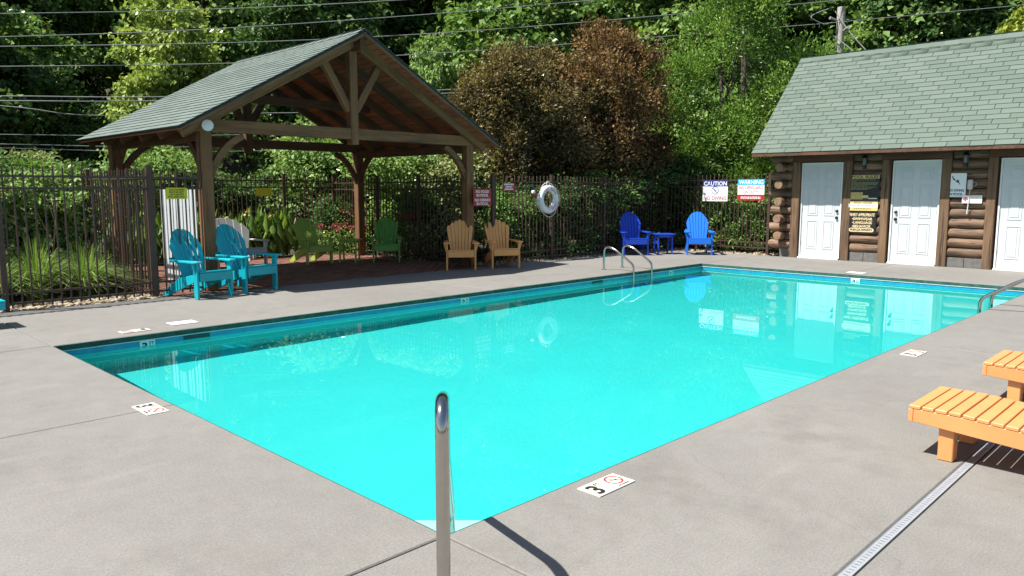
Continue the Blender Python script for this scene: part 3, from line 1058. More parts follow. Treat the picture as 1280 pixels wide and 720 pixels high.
# doors
def door(y0, y1, knob_side):
    d = MB().box(B_((WX - 0.005, y0 + 0.03, 0.035)), B_((WX + 0.035, y1 - 0.03, 2.135))).build('door', 'white_door', bld)
    fx = WX - 0.03
    MB().box(B_((fx, y0, 0.03)), B_((WX + 0.05, y0 + 0.028, 2.165))).build('jamb', 'white_trim', d)
    MB().box(B_((fx, y1 - 0.028, 0.03)), B_((WX + 0.05, y1, 2.165))).build('jamb', 'white_trim', d)
    MB().box(B_((fx, y0 + 0.029, 2.137)), B_((WX + 0.05, y1 - 0.029, 2.165))).build('head_jamb', 'white_trim', d)
    MB().box(B_((WX - 0.09, y0, 0.0)), B_((WX + 0.05, y1, 0.03))).build('threshold', 'white_trim', d)
    w = (y1 - y0)
    for (za, zb) in ((1.76, 2.0), (0.98, 1.66), (0.22, 0.86)):
        for s in (0, 1):
            ya = y0 + 0.16 + s * (w / 2 - 0.09)
            yb = ya + w / 2 - 0.23
            # moulding frame around a raised field
            mb = MB()
            def fr(a0, a1, b0, b1, x0, x1):
                mb.box(B_((x0, a0, b0)), B_((x1, a1, b1)))
            x0, x1 = WX - 0.013, WX - 0.004
            fr(ya, ya + 0.014, za, zb, x0, x1); fr(yb - 0.014, yb, za, zb, x0, x1)
            fr(ya + 0.014, yb - 0.014, za, za + 0.014, x0, x1); fr(ya + 0.014, yb - 0.014, zb - 0.014, zb, x0, x1)
            mb.build('panel_moulding', 'white_door', d)
            MB().box(B_((WX - 0.012, ya + 0.045, za + 0.045)), B_((WX - 0.004, yb - 0.045, zb - 0.045))).build('panel', 'white_door', d, 0.005)
    yh = y1 - 0.03 if knob_side < 0 else y0 + 0.03
    for z in (0.3, 1.05, 1.85):
        MB().box(B_((WX - 0.012, yh - 0.012, z)), B_((WX - 0.004, yh + 0.012, z + 0.1))).build('hinge', 'steel_dull', d)
    yk = y0 + 0.10 if knob_side < 0 else y1 - 0.10
    for z, r in ((1.09, 0.032), (0.94, 0.034)):
        k = MB().lathe([(r * 1.05, 0.0), (r, 0.008), (0.011, 0.012), (0.011, 0.02), (r * 0.8, 0.026), (r * 0.8, 0.04), (r * 0.5, 0.046)], 14).build('knob', 'black', d, 0, True)
        k.matrix_local = plane_frame(B_((WX - 0.005, yk, z)), (0, -1, 0), (-1, 0, 0))
door(*doors[0], -1)
door(*doors[1], 1)
door(*doors[2], -1)
# roof
EX, EZb = 14.60, 2.40
RIDX, RIDZ = 17.0, 4.80
RLY0, RLY1 = -4.5, 6.16
for s in (-1, 1):
    e = Vector((RIDX + s * (RIDX - EX), 0, EZb))
    r = Vector((RIDX, 0, RIDZ))
    vd = (r - e).normalized()
    L = (r - e).length
    nn = Vector((s * 1, 0, 1)).normalized()
    q = [e - nn * 0.05, r - nn * 0.05, r - nn * 0.004, e - nn * 0.004]
    v8 = [B_((p.x, RLY0, p.z)) for p in q] + [B_((p.x, RLY1, p.z)) for p in q]
    roof = MB().add([tuple(p) for p in v8], [(0, 1, 2, 3), (7, 6, 5, 4), (0, 4, 5, 1), (1, 5, 6, 2), (2, 6, 7, 3), (3, 7, 4, 0)]).build('roof', 'underlay', bld)
    MB().box(B_((e.x - 0.015 if s < 0 else e.x - 0.01, RLY0, EZb - 0.085)), B_((e.x + 0.01 if s < 0 else e.x + 0.015, RLY1 - 0.01, EZb - 0.02))).build('fascia', 'timber_dark', bld)
    cnt = [0]
    def pick(i, j, u, v, s=s, cnt=cnt):
        if s > 0 or u > 5.4 or cnt[0] >= 300: return False
        cnt[0] += 1
        return True
    O = B_((e.x, RLY1 + 0.012, e.z)) - vd * 0.02
    shingles(roof, O, (0, -1, 0), vd, RLY1 - RLY0 + 0.024, L + 0.03, 0.41, 0.146, 'shingle', pick)
    y = RLY1 - 0.25
    while y > RLY0 and s < 0:
        bbar('rafter_tail', (EX + 0.03, y, EZb - 0.05), (WX + 0.3, y, EZb - 0.05 + (WX + 0.27 - EX)), 0.05, 0.12, 'timber_dark', 0.0)
        y -= 0.61
    bbar('barge_board', tuple(e - nn * 0.09 + Vector((0, RLY1 - 0.015, 0))), tuple(r - nn * 0.09 + Vector((0, RLY1 - 0.015, 0))), 0.03, 0.12, 'timber_dark', 0.0, tuple(nn))
n = 36
for k in range(n):
    y0 = RLY1 + 0.012 - k * (RLY1 - RLY0) / n
    y1 = y0 - (RLY1 - RLY0) / n - 0.03
    mb = MB()
    for s in (-1, 1):
        mb.add([tuple(B_(p)) for p in ((RIDX, y0, RIDZ + 0.034), (RIDX, y1, RIDZ + 0.026), (RIDX + s * 0.13, y1, RIDZ + 0.024 - 0.13), (RIDX + s * 0.13, y0, RIDZ + 0.032 - 0.13))], [(0, 1, 2, 3)])
    mb.build('ridge_cap', 'shingle', roof)
# wall lanterns
def lantern(y, z, label):
    o = thing('wall_lantern', label, 'lamp', (WX - 0.10, y, z), 0, 'lanterns on the log wall')
    MB().lathe([(0.05, 0.10), (0.062, 0.095), (0.03, 0.15), (0.012, 0.165)], 10).build('cap', 'black', o, 0, True)
    MB().lathe([(0.055, 0.095), (0.05, -0.02), (0.038, -0.06)], 10).build('glass', 'lamp_glass', o, 0, True)
    MB().lathe([(0.042, -0.06), (0.05, -0.075), (0.02, -0.13)], 10).build('base', 'black', o, 0, True)
    MB().box((0.0, -0.035, -0.14), (0.10, 0.035, -0.02)).build('bracket', 'black', o, 0.004)
    for k in range(4):
        a = math.pi / 4 + k * math.pi / 2
        MB().tube([(0.058 * math.cos(a), 0.058 * math.sin(a), 0.1), (0.042 * math.cos(a), 0.042 * math.sin(a), -0.06)], 0.004, 5).build('cage_rod', 'black', o)
lantern(3.80, 2.14, 'small black wall lantern above the pool rules sign')
lantern(1.86, 2.14, 'small black wall lantern above the no diving sign')

# ------------------------------------------------------------------ fence
def pk(name, mb, mat):
    me = mb.mesh(name)
    me.materials.append(M[mat])
    return me
PICK = pk('picket', MB().box((-0.009, -0.009, 0.03), (0.009, 0.009, 1.84)).add([(-0.009, -0.009, 1.84), (0.009, -0.009, 1.84), (0.009, 0.009, 1.84), (-0.009, 0.009, 1.84), (0, 0, 1.865)], [(0, 1, 4), (1, 2, 4), (2, 3, 4), (3, 0, 4)]), 'fence')
POST = pk('fence_post', MB().box((-0.034, -0.034, -0.1), (0.034, 0.034, 1.88)).box((-0.038, -0.038, 1.88), (0.038, 0.038, 1.895)), 'fence')
def fence(label, a, b, postpos, z=0.0, ends=(True, True), skip=0.115):
    A, Bv = Vector((a[0], a[1], z)), Vector((b[0], b[1], z))
    L = (Bv - A).length
    rz = math.atan2(Bv.y - A.y, Bv.x - A.x)
    o = thing('picket_fence', label, 'fence', A, rz, 'dark bronze picket fence round the pool yard')
    for zz in (1.726, 1.570, 0.217, 0.085):
        MB().box((0, -0.014, zz - 0.014), (L, 0.014, zz + 0.014)).build('rail', 'fence', o)
    for p in postpos:
        q = link('fence_post', POST, o)
        q.location = (p, 0, 0)
    k = 0.0575
    while k < L:
        if all(abs(k - p) > 0.045 for p in postpos):
            q = link('picket', PICK, o)
            q.location = (k, 0, 0)
        k += skip
    return o
FY = 8.96
fence('bronze picket fence in front of the ornamental grass, beside turquoise chairs', (-1.7, FY), (2.86, FY), [0.02, 1.94, 3.8])
fence('bronze picket fence along the pavilion side near the white slatted panel', (2.1, FY + 0.05), (2.1, 14.4), [2.6, 5.4])
fence('bronze picket fence behind the pavilion in front of the cannas', (2.1, 14.45), (8.62, 14.45), [2.6, 5.15], 0.05)
fence('bronze picket fence running along the pavilion behind the green chairs', (8.62, 14.45), (8.62, 9.02), [0.02, 1.9, 3.45])
fence('bronze picket fence carrying the white life ring', (8.62, FY), (15.36, FY), [0.32, 2.15, 4.06, 6.7])
fence('bronze picket fence carrying the caution and warning signs beside the log building', (15.4, FY + 0.04), (15.4, 6.0), [0.98, 2.93], 0.07)

# ------------------------------------------------------------------ signs on the log wall
SX = WX - 0.086
WR, WN = (0, -1, 0), (-1, 0, 0)
o = board('pool_rules_sign', 'black pool rules board with fine yellow lines of print', 'sign', (SX, 3.775, 1.60), WR, WN, 0.62, 0.56, 'sign_black')
panel(o, 0, 0.235, 0.60, 0.075, 'ink_yellow')
letters(o, 'POOL RULES', 0, 0.235, 0.56, 0.06, 'ink', 0.006, 0.03)
mb = MB(); mw = MB()
yy = 0.17
for k, w in enumerate((0.50, 0.11, 0.56, 0.55, 0.53, 0.33, 0.52, 0.44, 0.36)):
    x = -0.28
    while x < -0.28 + w:
        l = RND.uniform(0.02, 0.06)
        mb.box((x, yy - 0.0065, 0.0045), (min(x + l, -0.28 + w), yy + 0.0065, 0.0055))
        x += l + 0.012
    yy -= 0.0255
mb.build('fine_print', paint('ink_dim_yellow', (0.26, 0.23, 0.09), 0.1, 0.6, bmp=0), o)
panel(o, -0.155, -0.17, 0.25, 0.145, 'ink_yellow')
panel(o, 0.03, -0.19, 0.12, 0.06, 'ink_yellow')
mb = MB()
for k in range(5):
    yy = -0.115 - k * 0.028
    x = -0.27
    while x < -0.04:
        l = RND.uniform(0.015, 0.05)
        mb.box((x, yy - 0.005, 0.0053), (min(x + l, -0.04), yy + 0.005, 0.0062))
        x += l + 0.01
mb.build('fine_print', 'rust_red', o)
MB().box((0.09, -0.235, 0.0045), (0.27, -0.217, 0.0056)).build('fine_print', 'ink_white', o)

o = board('pool_hours_sign', 'yellow pool hours sign with purple opening times under the rules board', 'sign', (SX - 0.004, 3.785, 1.205), WR, WN, 0.62, 0.195, 'ink_yellow', corner=0.02)
letters(o, 'POOL HOURS', 0, 0.073, 0.38, 0.030, 'ink', 0.005, 0.01)
panel(o, 0, 0.012, 0.61, 0.08, 'sign_white')
letters(o, '9:00 am to 9:00 pm', 0, 0.012, 0.55, 0.048, 'ink_purple', 0.0055, 0.01)
mb = MB()
x = -0.19
while x < 0.18:
    l = RND.uniform(0.02, 0.06)
    mb.box((x, -0.062, 0.0045), (min(x + l, 0.18), -0.05, 0.0055)); x += l + 0.012
mb.build('fine_print', 'ink', o)
o = board('family_sign', 'black family appropriate swimwear language behavior sign with cream letters', 'sign', (SX, 3.795, 0.855), WR, WN, 0.60, 0.44, 'sign_black', corner=0.03)
letters(o, 'FAMILY APPROPRIATE', 0, 0.165, 0.53, 0.068, 'ink_cream', 0.0045, 0.03, slant=0.25)
letters(o, '\u2022SWIMWEAR', 0.01, 0.075, 0.43, 0.06, 'ink_cream', 0.0045, 0.03)
letters(o, '\u2022LANGUAGE', 0.01, -0.005, 0.42, 0.06, 'ink_cream', 0.0045, 0.03)
letters(o, '\u2022BEHAVIOR', 0.0, -0.085, 0.40, 0.06, 'ink_cream', 0.0045, 0.03)
poly = []
for cx, a0 in ((0.22, -90), (-0.22, 90)):
    for k in range(9):
        a = math.radians(a0 + k * 22.5)
        poly.append((cx + 0.042 * math.cos(a), -0.165 + 0.042 * math.sin(a)))
MB().prism(poly, 'z', 0.0041, 0.0055).build('printed_band', 'ink_cream', o)
letters(o, 'REQUIRED', 0, -0.165, 0.46, 0.055, 'ink', 0.0055, 0.04)

o = board('no_diving_sign', 'white no diving in pool sign with a falling diver on the log wall', 'sign', (SX, 1.995, 1.65), WR, WN, 0.345, 0.475, 'steel_dull', corner=0.025)
panel(o, 0, 0.0, 0.315, 0.445, 'sign_white')
diver(MB(), -0.01, 0.10, 0.16, 0.0062).build('diver_symbol', 'ink', o)
letters(o, 'NO DIVING', 0, -0.105, 0.285, 0.052, 'ink', 0.0055, 0.03)
letters(o, 'IN POOL', 0, -0.18, 0.245, 0.052, 'ink', 0.0055, 0.03)
o = board('first_aid_sign', 'small white sign with a red cross on the log wall', 'sign', (SX - 0.012, 1.70, 1.37), WR, WN, 0.35, 0.155, 'sign_white')
panel(o, -0.115, 0, 0.03, 0.09, 'ink_rose', 0.0052, 'red_cross')
panel(o, -0.115, 0, 0.09, 0.03, 'ink_rose', 0.0062, 'red_cross')
mb = MB()
for k, (w, z) in enumerate(((0.19, 0.05), (0.12, 0.015), (0.16, -0.02), (0.14, -0.05))):
    x = 0.05 - w / 2
    while x < 0.05 + w / 2:
        l = RND.uniform(0.015, 0.04)
        mb.box((x, z - 0.006, 0.0042), (min(x + l, 0.05 + w / 2), z + 0.006, 0.005)); x += l + 0.01
mb.build('fine_print', paint('pale_red_ink', (0.6, 0.35, 0.38), 0.1, 0.6, bmp=0), o)
# white alarm handset with its dangling cord
o = thing('emergency_alarm', 'white rounded alarm unit with a hanging cord on the log wall', 'alarm', (SX - 0.03, 1.745, 1.66))
MB().lathe([(0.03, -0.10), (0.05, -0.085), (0.05, 0.085), (0.03, 0.10)], 14).build('body', 'white_pl', o, 0, True)
MB().tube([(0, 0, -0.1), (-0.004, 0.002, -0.2), (-0.008, 0.012, -0.42), (-0.008, 0.022, -0.58)], [0.006, 0.006, 0.009, 0.013], 8).build('cord', 'rope', o, 0, True)
MB().tube([(0.03, -0.045, 0.03), (0.0, -0.09, 0.045), (0.0, -0.11, 0.01), (0.0, -0.09, -0.03), (0.03, -0.05, -0.03)], 0.004, 6).build('loop_wire', 'rope', o, 0, True)

# ------------------------------------------------------------------ signs on the fence
FN = (-1, 0, 0)
o = board('caution_sign', 'white caution no diving sign with navy heading hung on the fence', 'sign', (15.37, 7.52, 1.535), WR, FN, 0.70, 0.52, 'sign_white', thick=0.006)
panel(o, 0, 0.185, 0.70, 0.15, 'sign_navy', 0.0045)
letters(o, 'CAUTION', 0, 0.183, 0.64, 0.105, 'ink_white', 0.0052, 0.015)
mb = ring_mesh(MB(), 0, 0.01, 0.085, 0.10, 0.005)
mb.add([(-0.065, 0.075, 0.005), (-0.055, 0.085, 0.005), (0.07, -0.055, 0.005), (0.06, -0.065, 0.005)], [(0, 1, 2, 3)])
mb.build('no_diving_ring', 'sign_navy', o)
diver(MB(), 0, 0.01, 0.10, 0.0056).build('diver_symbol', 'ink', o)
letters(o, 'NO DIVING', 0, -0.185, 0.64, 0.095, 'ink_red', 0.0042, 0.015)
o = board('warning_sign', 'white no lifeguard on duty sign with blue warning heading on the fence', 'sign', (15.37, 6.55, 1.56), WR, FN, 0.70, 0.51, 'sign_white', thick=0.006)
panel(o, 0, 0.185, 0.70, 0.14, 'sign_cyan', 0.0045)
letters(o, 'WARNING', 0, 0.185, 0.64, 0.10, 'ink_white', 0.0052, 0.015)
letters(o, 'NO LIFEGUARD', 0, 0.05, 0.63, 0.075, 'ink_red', 0.004, 0.01)
letters(o, 'ON DUTY', 0, -0.055, 0.38, 0.075, 'ink_red', 0.004, 0.01)
panel(o, 0, -0.19, 0.70, 0.13, 'sign_red', 0.0045)
panel(o, 0, -0.123, 0.70, 0.012, 'sign_red', 0.0045)
mb = MB()
for z in (-0.175, -0.205):
    x = -0.26
    while x < 0.26:
        l = RND.uniform(0.03, 0.08)
        mb.box((x, z - 0.009, 0.0046), (min(x + l, 0.26), z + 0.009, 0.0056)); x += l + 0.014
mb.build('fine_print', 'ink_white', o)
YR, YN = (1, 0, 0), (0, -1, 0)
o = board('no_food_sign', 'red no food in pool no drinks in pool sign on the fence', 'sign', (8.62, 8.925, 1.405), YR, YN, 0.50, 0.345, 'sign_red')
for s, z, w in (('NO FOOD', 0.115, 0.36), ('IN POOL', 0.04, 0.33), ('NO DRINKS', -0.055, 0.43), ('IN POOL', -0.13, 0.33)):
    letters(o, s, 0, z, w, 0.058, 'ink_white', 0.0045, 0.03)
o = board('small_red_sign', 'small red sign with white print high on the fence near the life ring', 'sign', (9.38, 8.925, 1.62), YR, YN, 0.365, 0.165, 'sign_red')
mb = MB()
for z, w in ((0.05, 0.28), (0.0, 0.2), (-0.05, 0.26)):
    x = -w / 2
    while x < w / 2:
        l = RND.uniform(0.02, 0.045)
        mb.box((x, z - 0.016, 0.0042), (min(x + l, w / 2), z + 0.016, 0.0052)); x += l + 0.008
mb.build('lettering', 'ink_white', o)
o = board('loungers_sign', 'yellow sun loungers notice on the fence behind the turquoise chairs', 'sign', (2.473, 8.925, 1.50), YR, YN, 0.31, 0.165, 'sign_yellow', corner=0.015)
for s, z, w in (('SUN LOUNGERS', 0.052, 0.22), ('MUST BE KEPT', 0.018, 0.21), ('ON CONCRETE', -0.016, 0.20), ('POOL AREA ONLY', -0.05, 0.25)):
    letters(o, s, 0, z, w, 0.024, 'ink', 0.0045, 0.02)
o = board('yellow_fence_sign', 'faded yellow sign on the fence behind the pavilion above the cannas', 'sign', (6.71, 14.415, 1.51), YR, YN, 0.40, 0.19, 'sign_yellow', corner=0.015)

# ------------------------------------------------------------------ life ring and rescue light
o = bpy.data.objects.new('life_ring', None)
COL.objects.link(o)
o.matrix_world = plane_frame((10.56, 8.87, 1.35), YR, YN)
tag(o, 'white life ring with rope and red lettering hung on the fence', 'life ring')
mb = MB()
mb.tube([(0.245 * math.cos(a), 0.245 * math.sin(a), 0) for a in [2 * math.pi * k / 40 for k in range(41)]], 0.072, 12, False)
mb.build('ring', 'white_ring', o, 0, True)
rp = []
for k in range(97):
    a = 2 * math.pi * k / 96
    rr = 0.325 + 0.055 * abs(math.sin(2 * (a + 0.6))) 
    rp.append((rr * math.cos(a), rr * math.sin(a) - 0.01, 0.01))
MB().tube(rp, 0.009, 6, False).build('rope', 'rope', o, 0, True)
MB().tube([(-0.05, 0.32, 0), (-0.04, 0.385, 0), (0.02, 0.395, 0), (0.06, 0.32, 0)], 0.012, 6).build('hanging_strap', 'rope', o, 0, True)
mb = MB()
def arc_marks(a0, a1, n):
    for k in range(n):
        a = math.radians(a0 + (a1 - a0) * k / (n - 1))
        c = Vector((0.235 * math.cos(a), 0.235 * math.sin(a)))
        ra = Vector((math.cos(a), math.sin(a))); ta = Vector((math.sin(a), -math.cos(a)))
        for (u0, u1, w0, w1) in ((-0.018, -0.004, -0.036, 0.036), (-0.004, 0.018, 0.022, 0.036), (-0.004, 0.016, -0.008, 0.006)) + (((0.004, 0.018, -0.036, 0.0),) if k % 2 else ((-0.004, 0.018, -0.036, -0.022),)):
            q = [c + ta * u + ra * w for u, w in ((u0, w0), (u1, w0), (u1, w1), (u0, w1))]
            mb.add([(p.x, p.y, 0.0735 - 0.5 * (p.length - 0.235) ** 2 / 0.088) for p in q], [(0, 1, 2, 3)])
arc_marks(162, 112, 5); arc_marks(84, 34, 5); arc_marks(-22, -74, 5)
mb.build('lettering', 'ink_rose', o)
o = thing('rescue_light', 'dark hook with a white and red float light beside the life ring', 'rescue light', (10.09, 8.91, 1.47))
MB().tube([(0, 0, 0.22), (0.01, -0.01, 0.1), (0.04, -0.01, 0.0)], [0.012, 0.03, 0.02], 8).build('strap', paint('dark_strap', (0.02, 0.035, 0.03), 0.2, 0.7), o, 0, True)
MB().lathe([(0.01, 0.05), (0.045, 0.035), (0.055, 0.0), (0.05, -0.02)], 12, (-0.01, -0.03, 0.03)).build('float_cap', 'white_ring', o, 0, True)
MB().lathe([(0.05, -0.02), (0.055, -0.05), (0.035, -0.075)], 12, (0.0, -0.03, 0.025)).build('float_body', 'sign_red', o, 0, True)
# white slatted panel leaning behind the fence
o = thing('white_slatted_panel', 'white slatted screen beside the pavilion post, behind the yellow sign', 'screen', (2.885, 9.26, 0))
for k in range(11):
    MB().box((0, k * 0.128, 0.06), (0.018, k * 0.128 + 0.088, 1.56)).build('slat', 'white_door', o, 0.003)
for z in (0.25, 1.3):
    MB().box((0.019, 0, z), (0.04, 1.37, z + 0.07)).build('batten', 'white_trim', o, 0.003)

# ------------------------------------------------------------------ chairs
def arc_poly(w, l, r):
    """plank outline, one end rounded: length along +u"""
    pts = [(0, -w / 2), (l - r, -w / 2)]
    for k in range(1, 6):
        a = -math.pi / 2 + math.pi * k / 6
        pts.append((l - r + r * math.cos(a), w / 2 * math.sin(a)))
    return pts + [(l - r, w / 2), (0, w / 2)]
def adirondack(label, mat, fan, loc, facing, group, wide=0.0, rail_mat=None, scale=1.0):
    rail_mat = rail_mat or mat
    o = thing('adirondack_chair', label, 'chair', (loc[0], loc[1], 0), math.atan2(facing[1], facing[0]), group)
    o.scale = (scale, scale, scale)
    hw = 0.275 + wide
    for s in (-1, 1):
        MB().box((-0.045, s * hw - 0.017, 0.0), (0.045, s * hw + 0.017, 0.515)).build('front_leg', mat, o, 0.004)
        a, b = sorted((s * (hw - 0.02), s * (hw - 0.048)))
        MB().prism([(0.04, 0.375), (0.04, 0.255), (-0.10, 0.235), (-0.74, 0.0), (-0.90, 0.0), (-0.89, 0.045), (-0.62, 0.20), (-0.46, 0.275)], 'y', a, b).build('back_leg', mat, o, 0.004)
        # arm, wider at the front with a rounded nose
        w = 0.075
        poly = [(-0.66, s * (hw - 0.035)), (-0.60, s * (hw + 0.03)), (-0.05, s * (hw + w)), (0.06, s * (hw + w)), (0.095, s * (hw + 0.045)), (0.10, s * (hw + 0.0)), (0.09, s * (hw - 0.05)), (0.05, s * (hw - 0.06)), (-0.35, s * (hw - 0.03))]
        MB().prism(poly, 'z', 0.517, 0.543).build('arm', mat, o, 0.004)
        a, b = sorted((s * (hw + 0.018), s * (hw + 0.066)))
        MB().prism([(a if s > 0 else b, 0.36), (b if s > 0 else a, 0.516), (a if s > 0 else b, 0.516)], 'x', -0.014, 0.014).build('arm_bracket', mat, o)
    MB().box((0.046, -hw + 0.02, 0.255), (0.072, hw - 0.02, 0.375)).build('apron', mat, o, 0.004)
    # seat slats follow a dip towards the back
    n = 6
    for k in range(n):
        x = 0.035 - k * 0.083
        z = 0.388 - 0.115 * (k / (n - 1)) - 0.012 * math.sin(math.pi * k / (n - 1))
        q = MB().box((-0.038, -hw + 0.022, -0.011), (0.038, hw - 0.022, 0.011)).build('seat_slat', mat, o, 0.004)
        q.location = (x, 0, z)
        q.rotation_euler = (0, -math.radians(14 if k else 4), 0)
    # back slats
    tilt = math.radians(24)
    nb = 7
    bd = Vector((-math.sin(tilt), 0, math.cos(tilt)))
    base = Vector((-0.42, 0, 0.235))
    hb = (hw - 0.045)
    for k in range(nb):
        f = (k - (nb - 1) / 2) / ((nb - 1) / 2)
        y0 = f * hb * 0.80 * (6 / 7)
        y1 = f * hb * (1.14 if not fan else 1.16) * (6 / 7)
        w0 = 2 * hb * 0.80 / nb - 0.008
        w1 = 2 * hb * (1.14 if not fan else 1.16) / nb - (0.003 if fan else 0.008)
        if fan:
            L = (0.785, 0.765, 0.715, 0.645)[abs(k - 3)]
            rise = (0.03, 0.022, 0.022, 0.022)[abs(k - 3)]
            sl, sr = (0.0, 0.0)
            if k < 3: sl = -0.03
            if k > 3: sr = -0.03
        else:
            g = lambda q: 0.83 - 0.21 * abs(q) ** 2.4
            L = g(f)
            dw = 1.0 / (nb - 1)
            sl, sr = g(f - dw) - L, g(f + dw) - L
            rise = 0.0
        yaw = math.atan2(y1 - y0, L)
        c, s_ = math.cos(yaw), math.sin(yaw)
        pts = [(y0 - w0 / 2, 0), (y0 + w0 / 2, 0), (y1 + w1 / 2, L + sr)]
        if rise:
            pts += [(y1 + w1 * 0.25, L + rise * 0.75 + sr * 0.3), (y1, L + rise), (y1 - w1 * 0.25, L + rise * 0.75 + sl * 0.3)]
        else:
            pts += [(y1, L + 0.004)]
        pts += [(y1 - w1 / 2, L + sl)]
        mb = MB()
        t = 0.02
        cv = 0.035 * (1 - f * f)           # the back is slightly hollow
        up = Vector((-math.sin(tilt), 0, math.cos(tilt)))
        nr = Vector((math.cos(tilt), 0, math.sin(tilt)))
        vs = [tuple(base + up * v + Vector((0, u, 0)) - nr * (cv + e)) for e in (0, t) for u, v in pts]
        m_ = len(pts)
        mb.add(vs, [tuple(range(m_)), tuple(range(m_, 2 * m_))[::-1]] + [(i, (i + 1) % m_, (i + 1) % m_ + m_, i + m_) for i in range(m_)])
        mb.build('back_slat', mat, o, 0.003)
    for L, hwid in ((0.08, hb * 0.92), (0.36, hw), (0.56, hb * 0.92)):
        p = base + bd * L - Vector((math.cos(tilt), 0, math.sin(tilt))) * 0.075
        q = MB().box((-0.014, -hwid, -0.035), (0.014, hwid, 0.035)).build('back_rail', rail_mat, o, 0.003)
        q.location = p
        q.rotation_euler = (0, -tilt, 0)
    return o
GR = 'adirondack chairs set around the pool'
adirondack('turquoise adirondack chair close to the fence post and yellow sign', 'teal', False, (2.68, 8.29), (0.18, -0.98), GR)
adirondack('turquoise adirondack chair in front of the white bench, beside pavilion post', 'teal', False, (3.47, 8.43), (0.21, -0.98), GR, scale=1.04)
adirondack('royal blue adirondack chair in tree shade beside the steel pool ladder', 'royal', False, (12.98, 8.22), (-0.66, -0.75), GR, scale=1.04)
adirondack('bright blue sunlit adirondack chair below the caution sign', 'blue_sunlit', False, (14.15, 7.19), (-0.80, -0.60), GR, scale=1.04)
adirondack('tan adirondack chair against the pavilion post', 'tan', True, (7.75, 8.61), (-0.64, -0.77), GR, rail_mat='rust_red')
adirondack('tan adirondack chair nearer the life ring', 'tan', True, (8.64, 8.28), (-0.49, -0.87), GR, rail_mat='rust_red')
adirondack('lime green adirondack chair in dappled sun beside the red flowers', 'lime', True, (6.51, 11.72), (-0.08, -0.99), GR)
adirondack('dark green adirondack chair in shade under the pavilion', 'green', True, (7.70, 10.98), (-0.60, -0.80), GR)
adirondack('wide white adirondack bench under the pavilion', 'white_pl', False, (4.97, 12.07), (0.05, -1.0), GR, wide=0.24)

def side_table(label, mat, loc, rz):
    o = thing('side_table', label, 'table', (loc[0], loc[1], 0), rz, 'low side tables between the chairs')
    for k in range(5):
        MB().box((-0.235, -0.24 + k * 0.097, 0.475), (0.235, -0.24 + k * 0.097 + 0.09, 0.497)).build('top_slat', mat, o, 0.003)
    for sx in (-1, 1):
        for sy in (-1, 1):
            MB().prism([(sx * 0.16, 0.474), (sx * 0.10, 0.474), (sx * 0.15, 0.0), (sx * 0.21, 0.0)], 'y', sy * 0.17 - 0.014, sy * 0.17 + 0.014).build('leg', mat, o, 0.003)
    for sy in (-1, 1):
        MB().box((-0.15, sy * 0.17 - 0.034, 0.25), (0.15, sy * 0.17 - 0.015, 0.30)).build('stretcher', mat, o, 0.003)
    for sx in (-1, 1):
        MB().box((sx * 0.15 - 0.012, -0.15, 0.41), (sx * 0.15 + 0.012, 0.15, 0.472)).build('apron', mat, o, 0.003)
side_table('royal blue slatted side table between the blue chairs', 'royal', (13.84, 8.02), 0.9)
side_table('small lime green side table between the green chairs', 'lime', (7.22, 11.66), 0.75)

o = thing('footstool', 'low turquoise slatted footstool by the ornamental grass fence', 'footstool', (-0.325, 7.77, 0), 0.0)
for k in range(6):
    MB().box((-0.27, -0.24 + k * 0.081, 0.29), (0.27, -0.24 + k * 0.081 + 0.074, 0.312)).build('top_slat', 'teal', o, 0.003)
for s in (-1, 1):
    MB().box((-0.265, s * 0.225 - 0.013, 0.205), (0.265, s * 0.225 + 0.013, 0.289)).build('apron', 'teal', o, 0.003)
    for sx in (-1, 1):
        MB().box((sx * 0.14 - 0.035, s * 0.197 - 0.013, 0.0), (sx * 0.14 + 0.035, s * 0.197 + 0.013, 0.285)).build('leg', 'teal', o, 0.003)

# ------------------------------------------------------------------ orange sun loungers
def lounger(label, x0, y0, x1):
    o = thing('sun_lounger', label, 'sun lounger', ((x0 + x1) / 2, y0, 0), 0, 'orange sun loungers')
    w = (x1 - x0) / 2
    Lg = 2.0
    SH = 0.281          # underside of the slats at the foot end
    def top(u):         # dip of the seat along the length
        return SH - 0.028 * math.sin(min(1, max(0, u - 0.25) / 1.0) * math.pi) + max(0, u - 1.25) * 0.35
    us = [0.018 + i * (Lg - 0.018) / 16 for i in range(17)]
    for s in (-1, 1):
        a, b = sorted((s * (w - 0.003), s * (w - 0.031)))
        poly = [(-u, top(u) - 0.001) for u in us] + [(-u, SH - 0.075 - 0.055 * min(1.0, u / 0.7) + max(0, u - 1.45) * 0.2) for u in us[::-1]]
        MB().prism(poly, 'x', a, b).build('side_rail', 'orange', o, 0.003)
        for yy in (-0.19, -1.45):
            MB().box((s * (w - 0.078) - 0.045, yy - 0.04, 0.0), (s * (w - 0.078) + 0.045, yy + 0.04, 0.23)).build('leg', 'orange', o, 0.005)
    MB().box((-w + 0.001, -0.017, SH - 0.078), (w - 0.001, 0.008, SH - 0.002)).build('end_board', 'orange', o, 0.003)
    for yy in (-0.19, -1.45):
        MB().box((-w + 0.124, yy - 0.016, 0.10), (w - 0.124, yy + 0.016, 0.17)).build('stretcher', 'orange', o, 0.003)
    u = -0.010
    while u < Lg - 0.1:
        um = u + 0.034
        sl = math.atan2(top(um + 0.03) - top(um - 0.03), 0.06)
        q = MB().box((-w, -0.0305, 0.0), (w, 0.0305, 0.02)).build('slat', 'orange', o, 0.003)
        q.location = (0, -um, top(um))
        q.rotation_euler = (-sl, 0, 0)
        u += 0.0695
    return o
lounger('orange slatted sun lounger standing over the trench drain', 2.60, -1.12, 3.20)
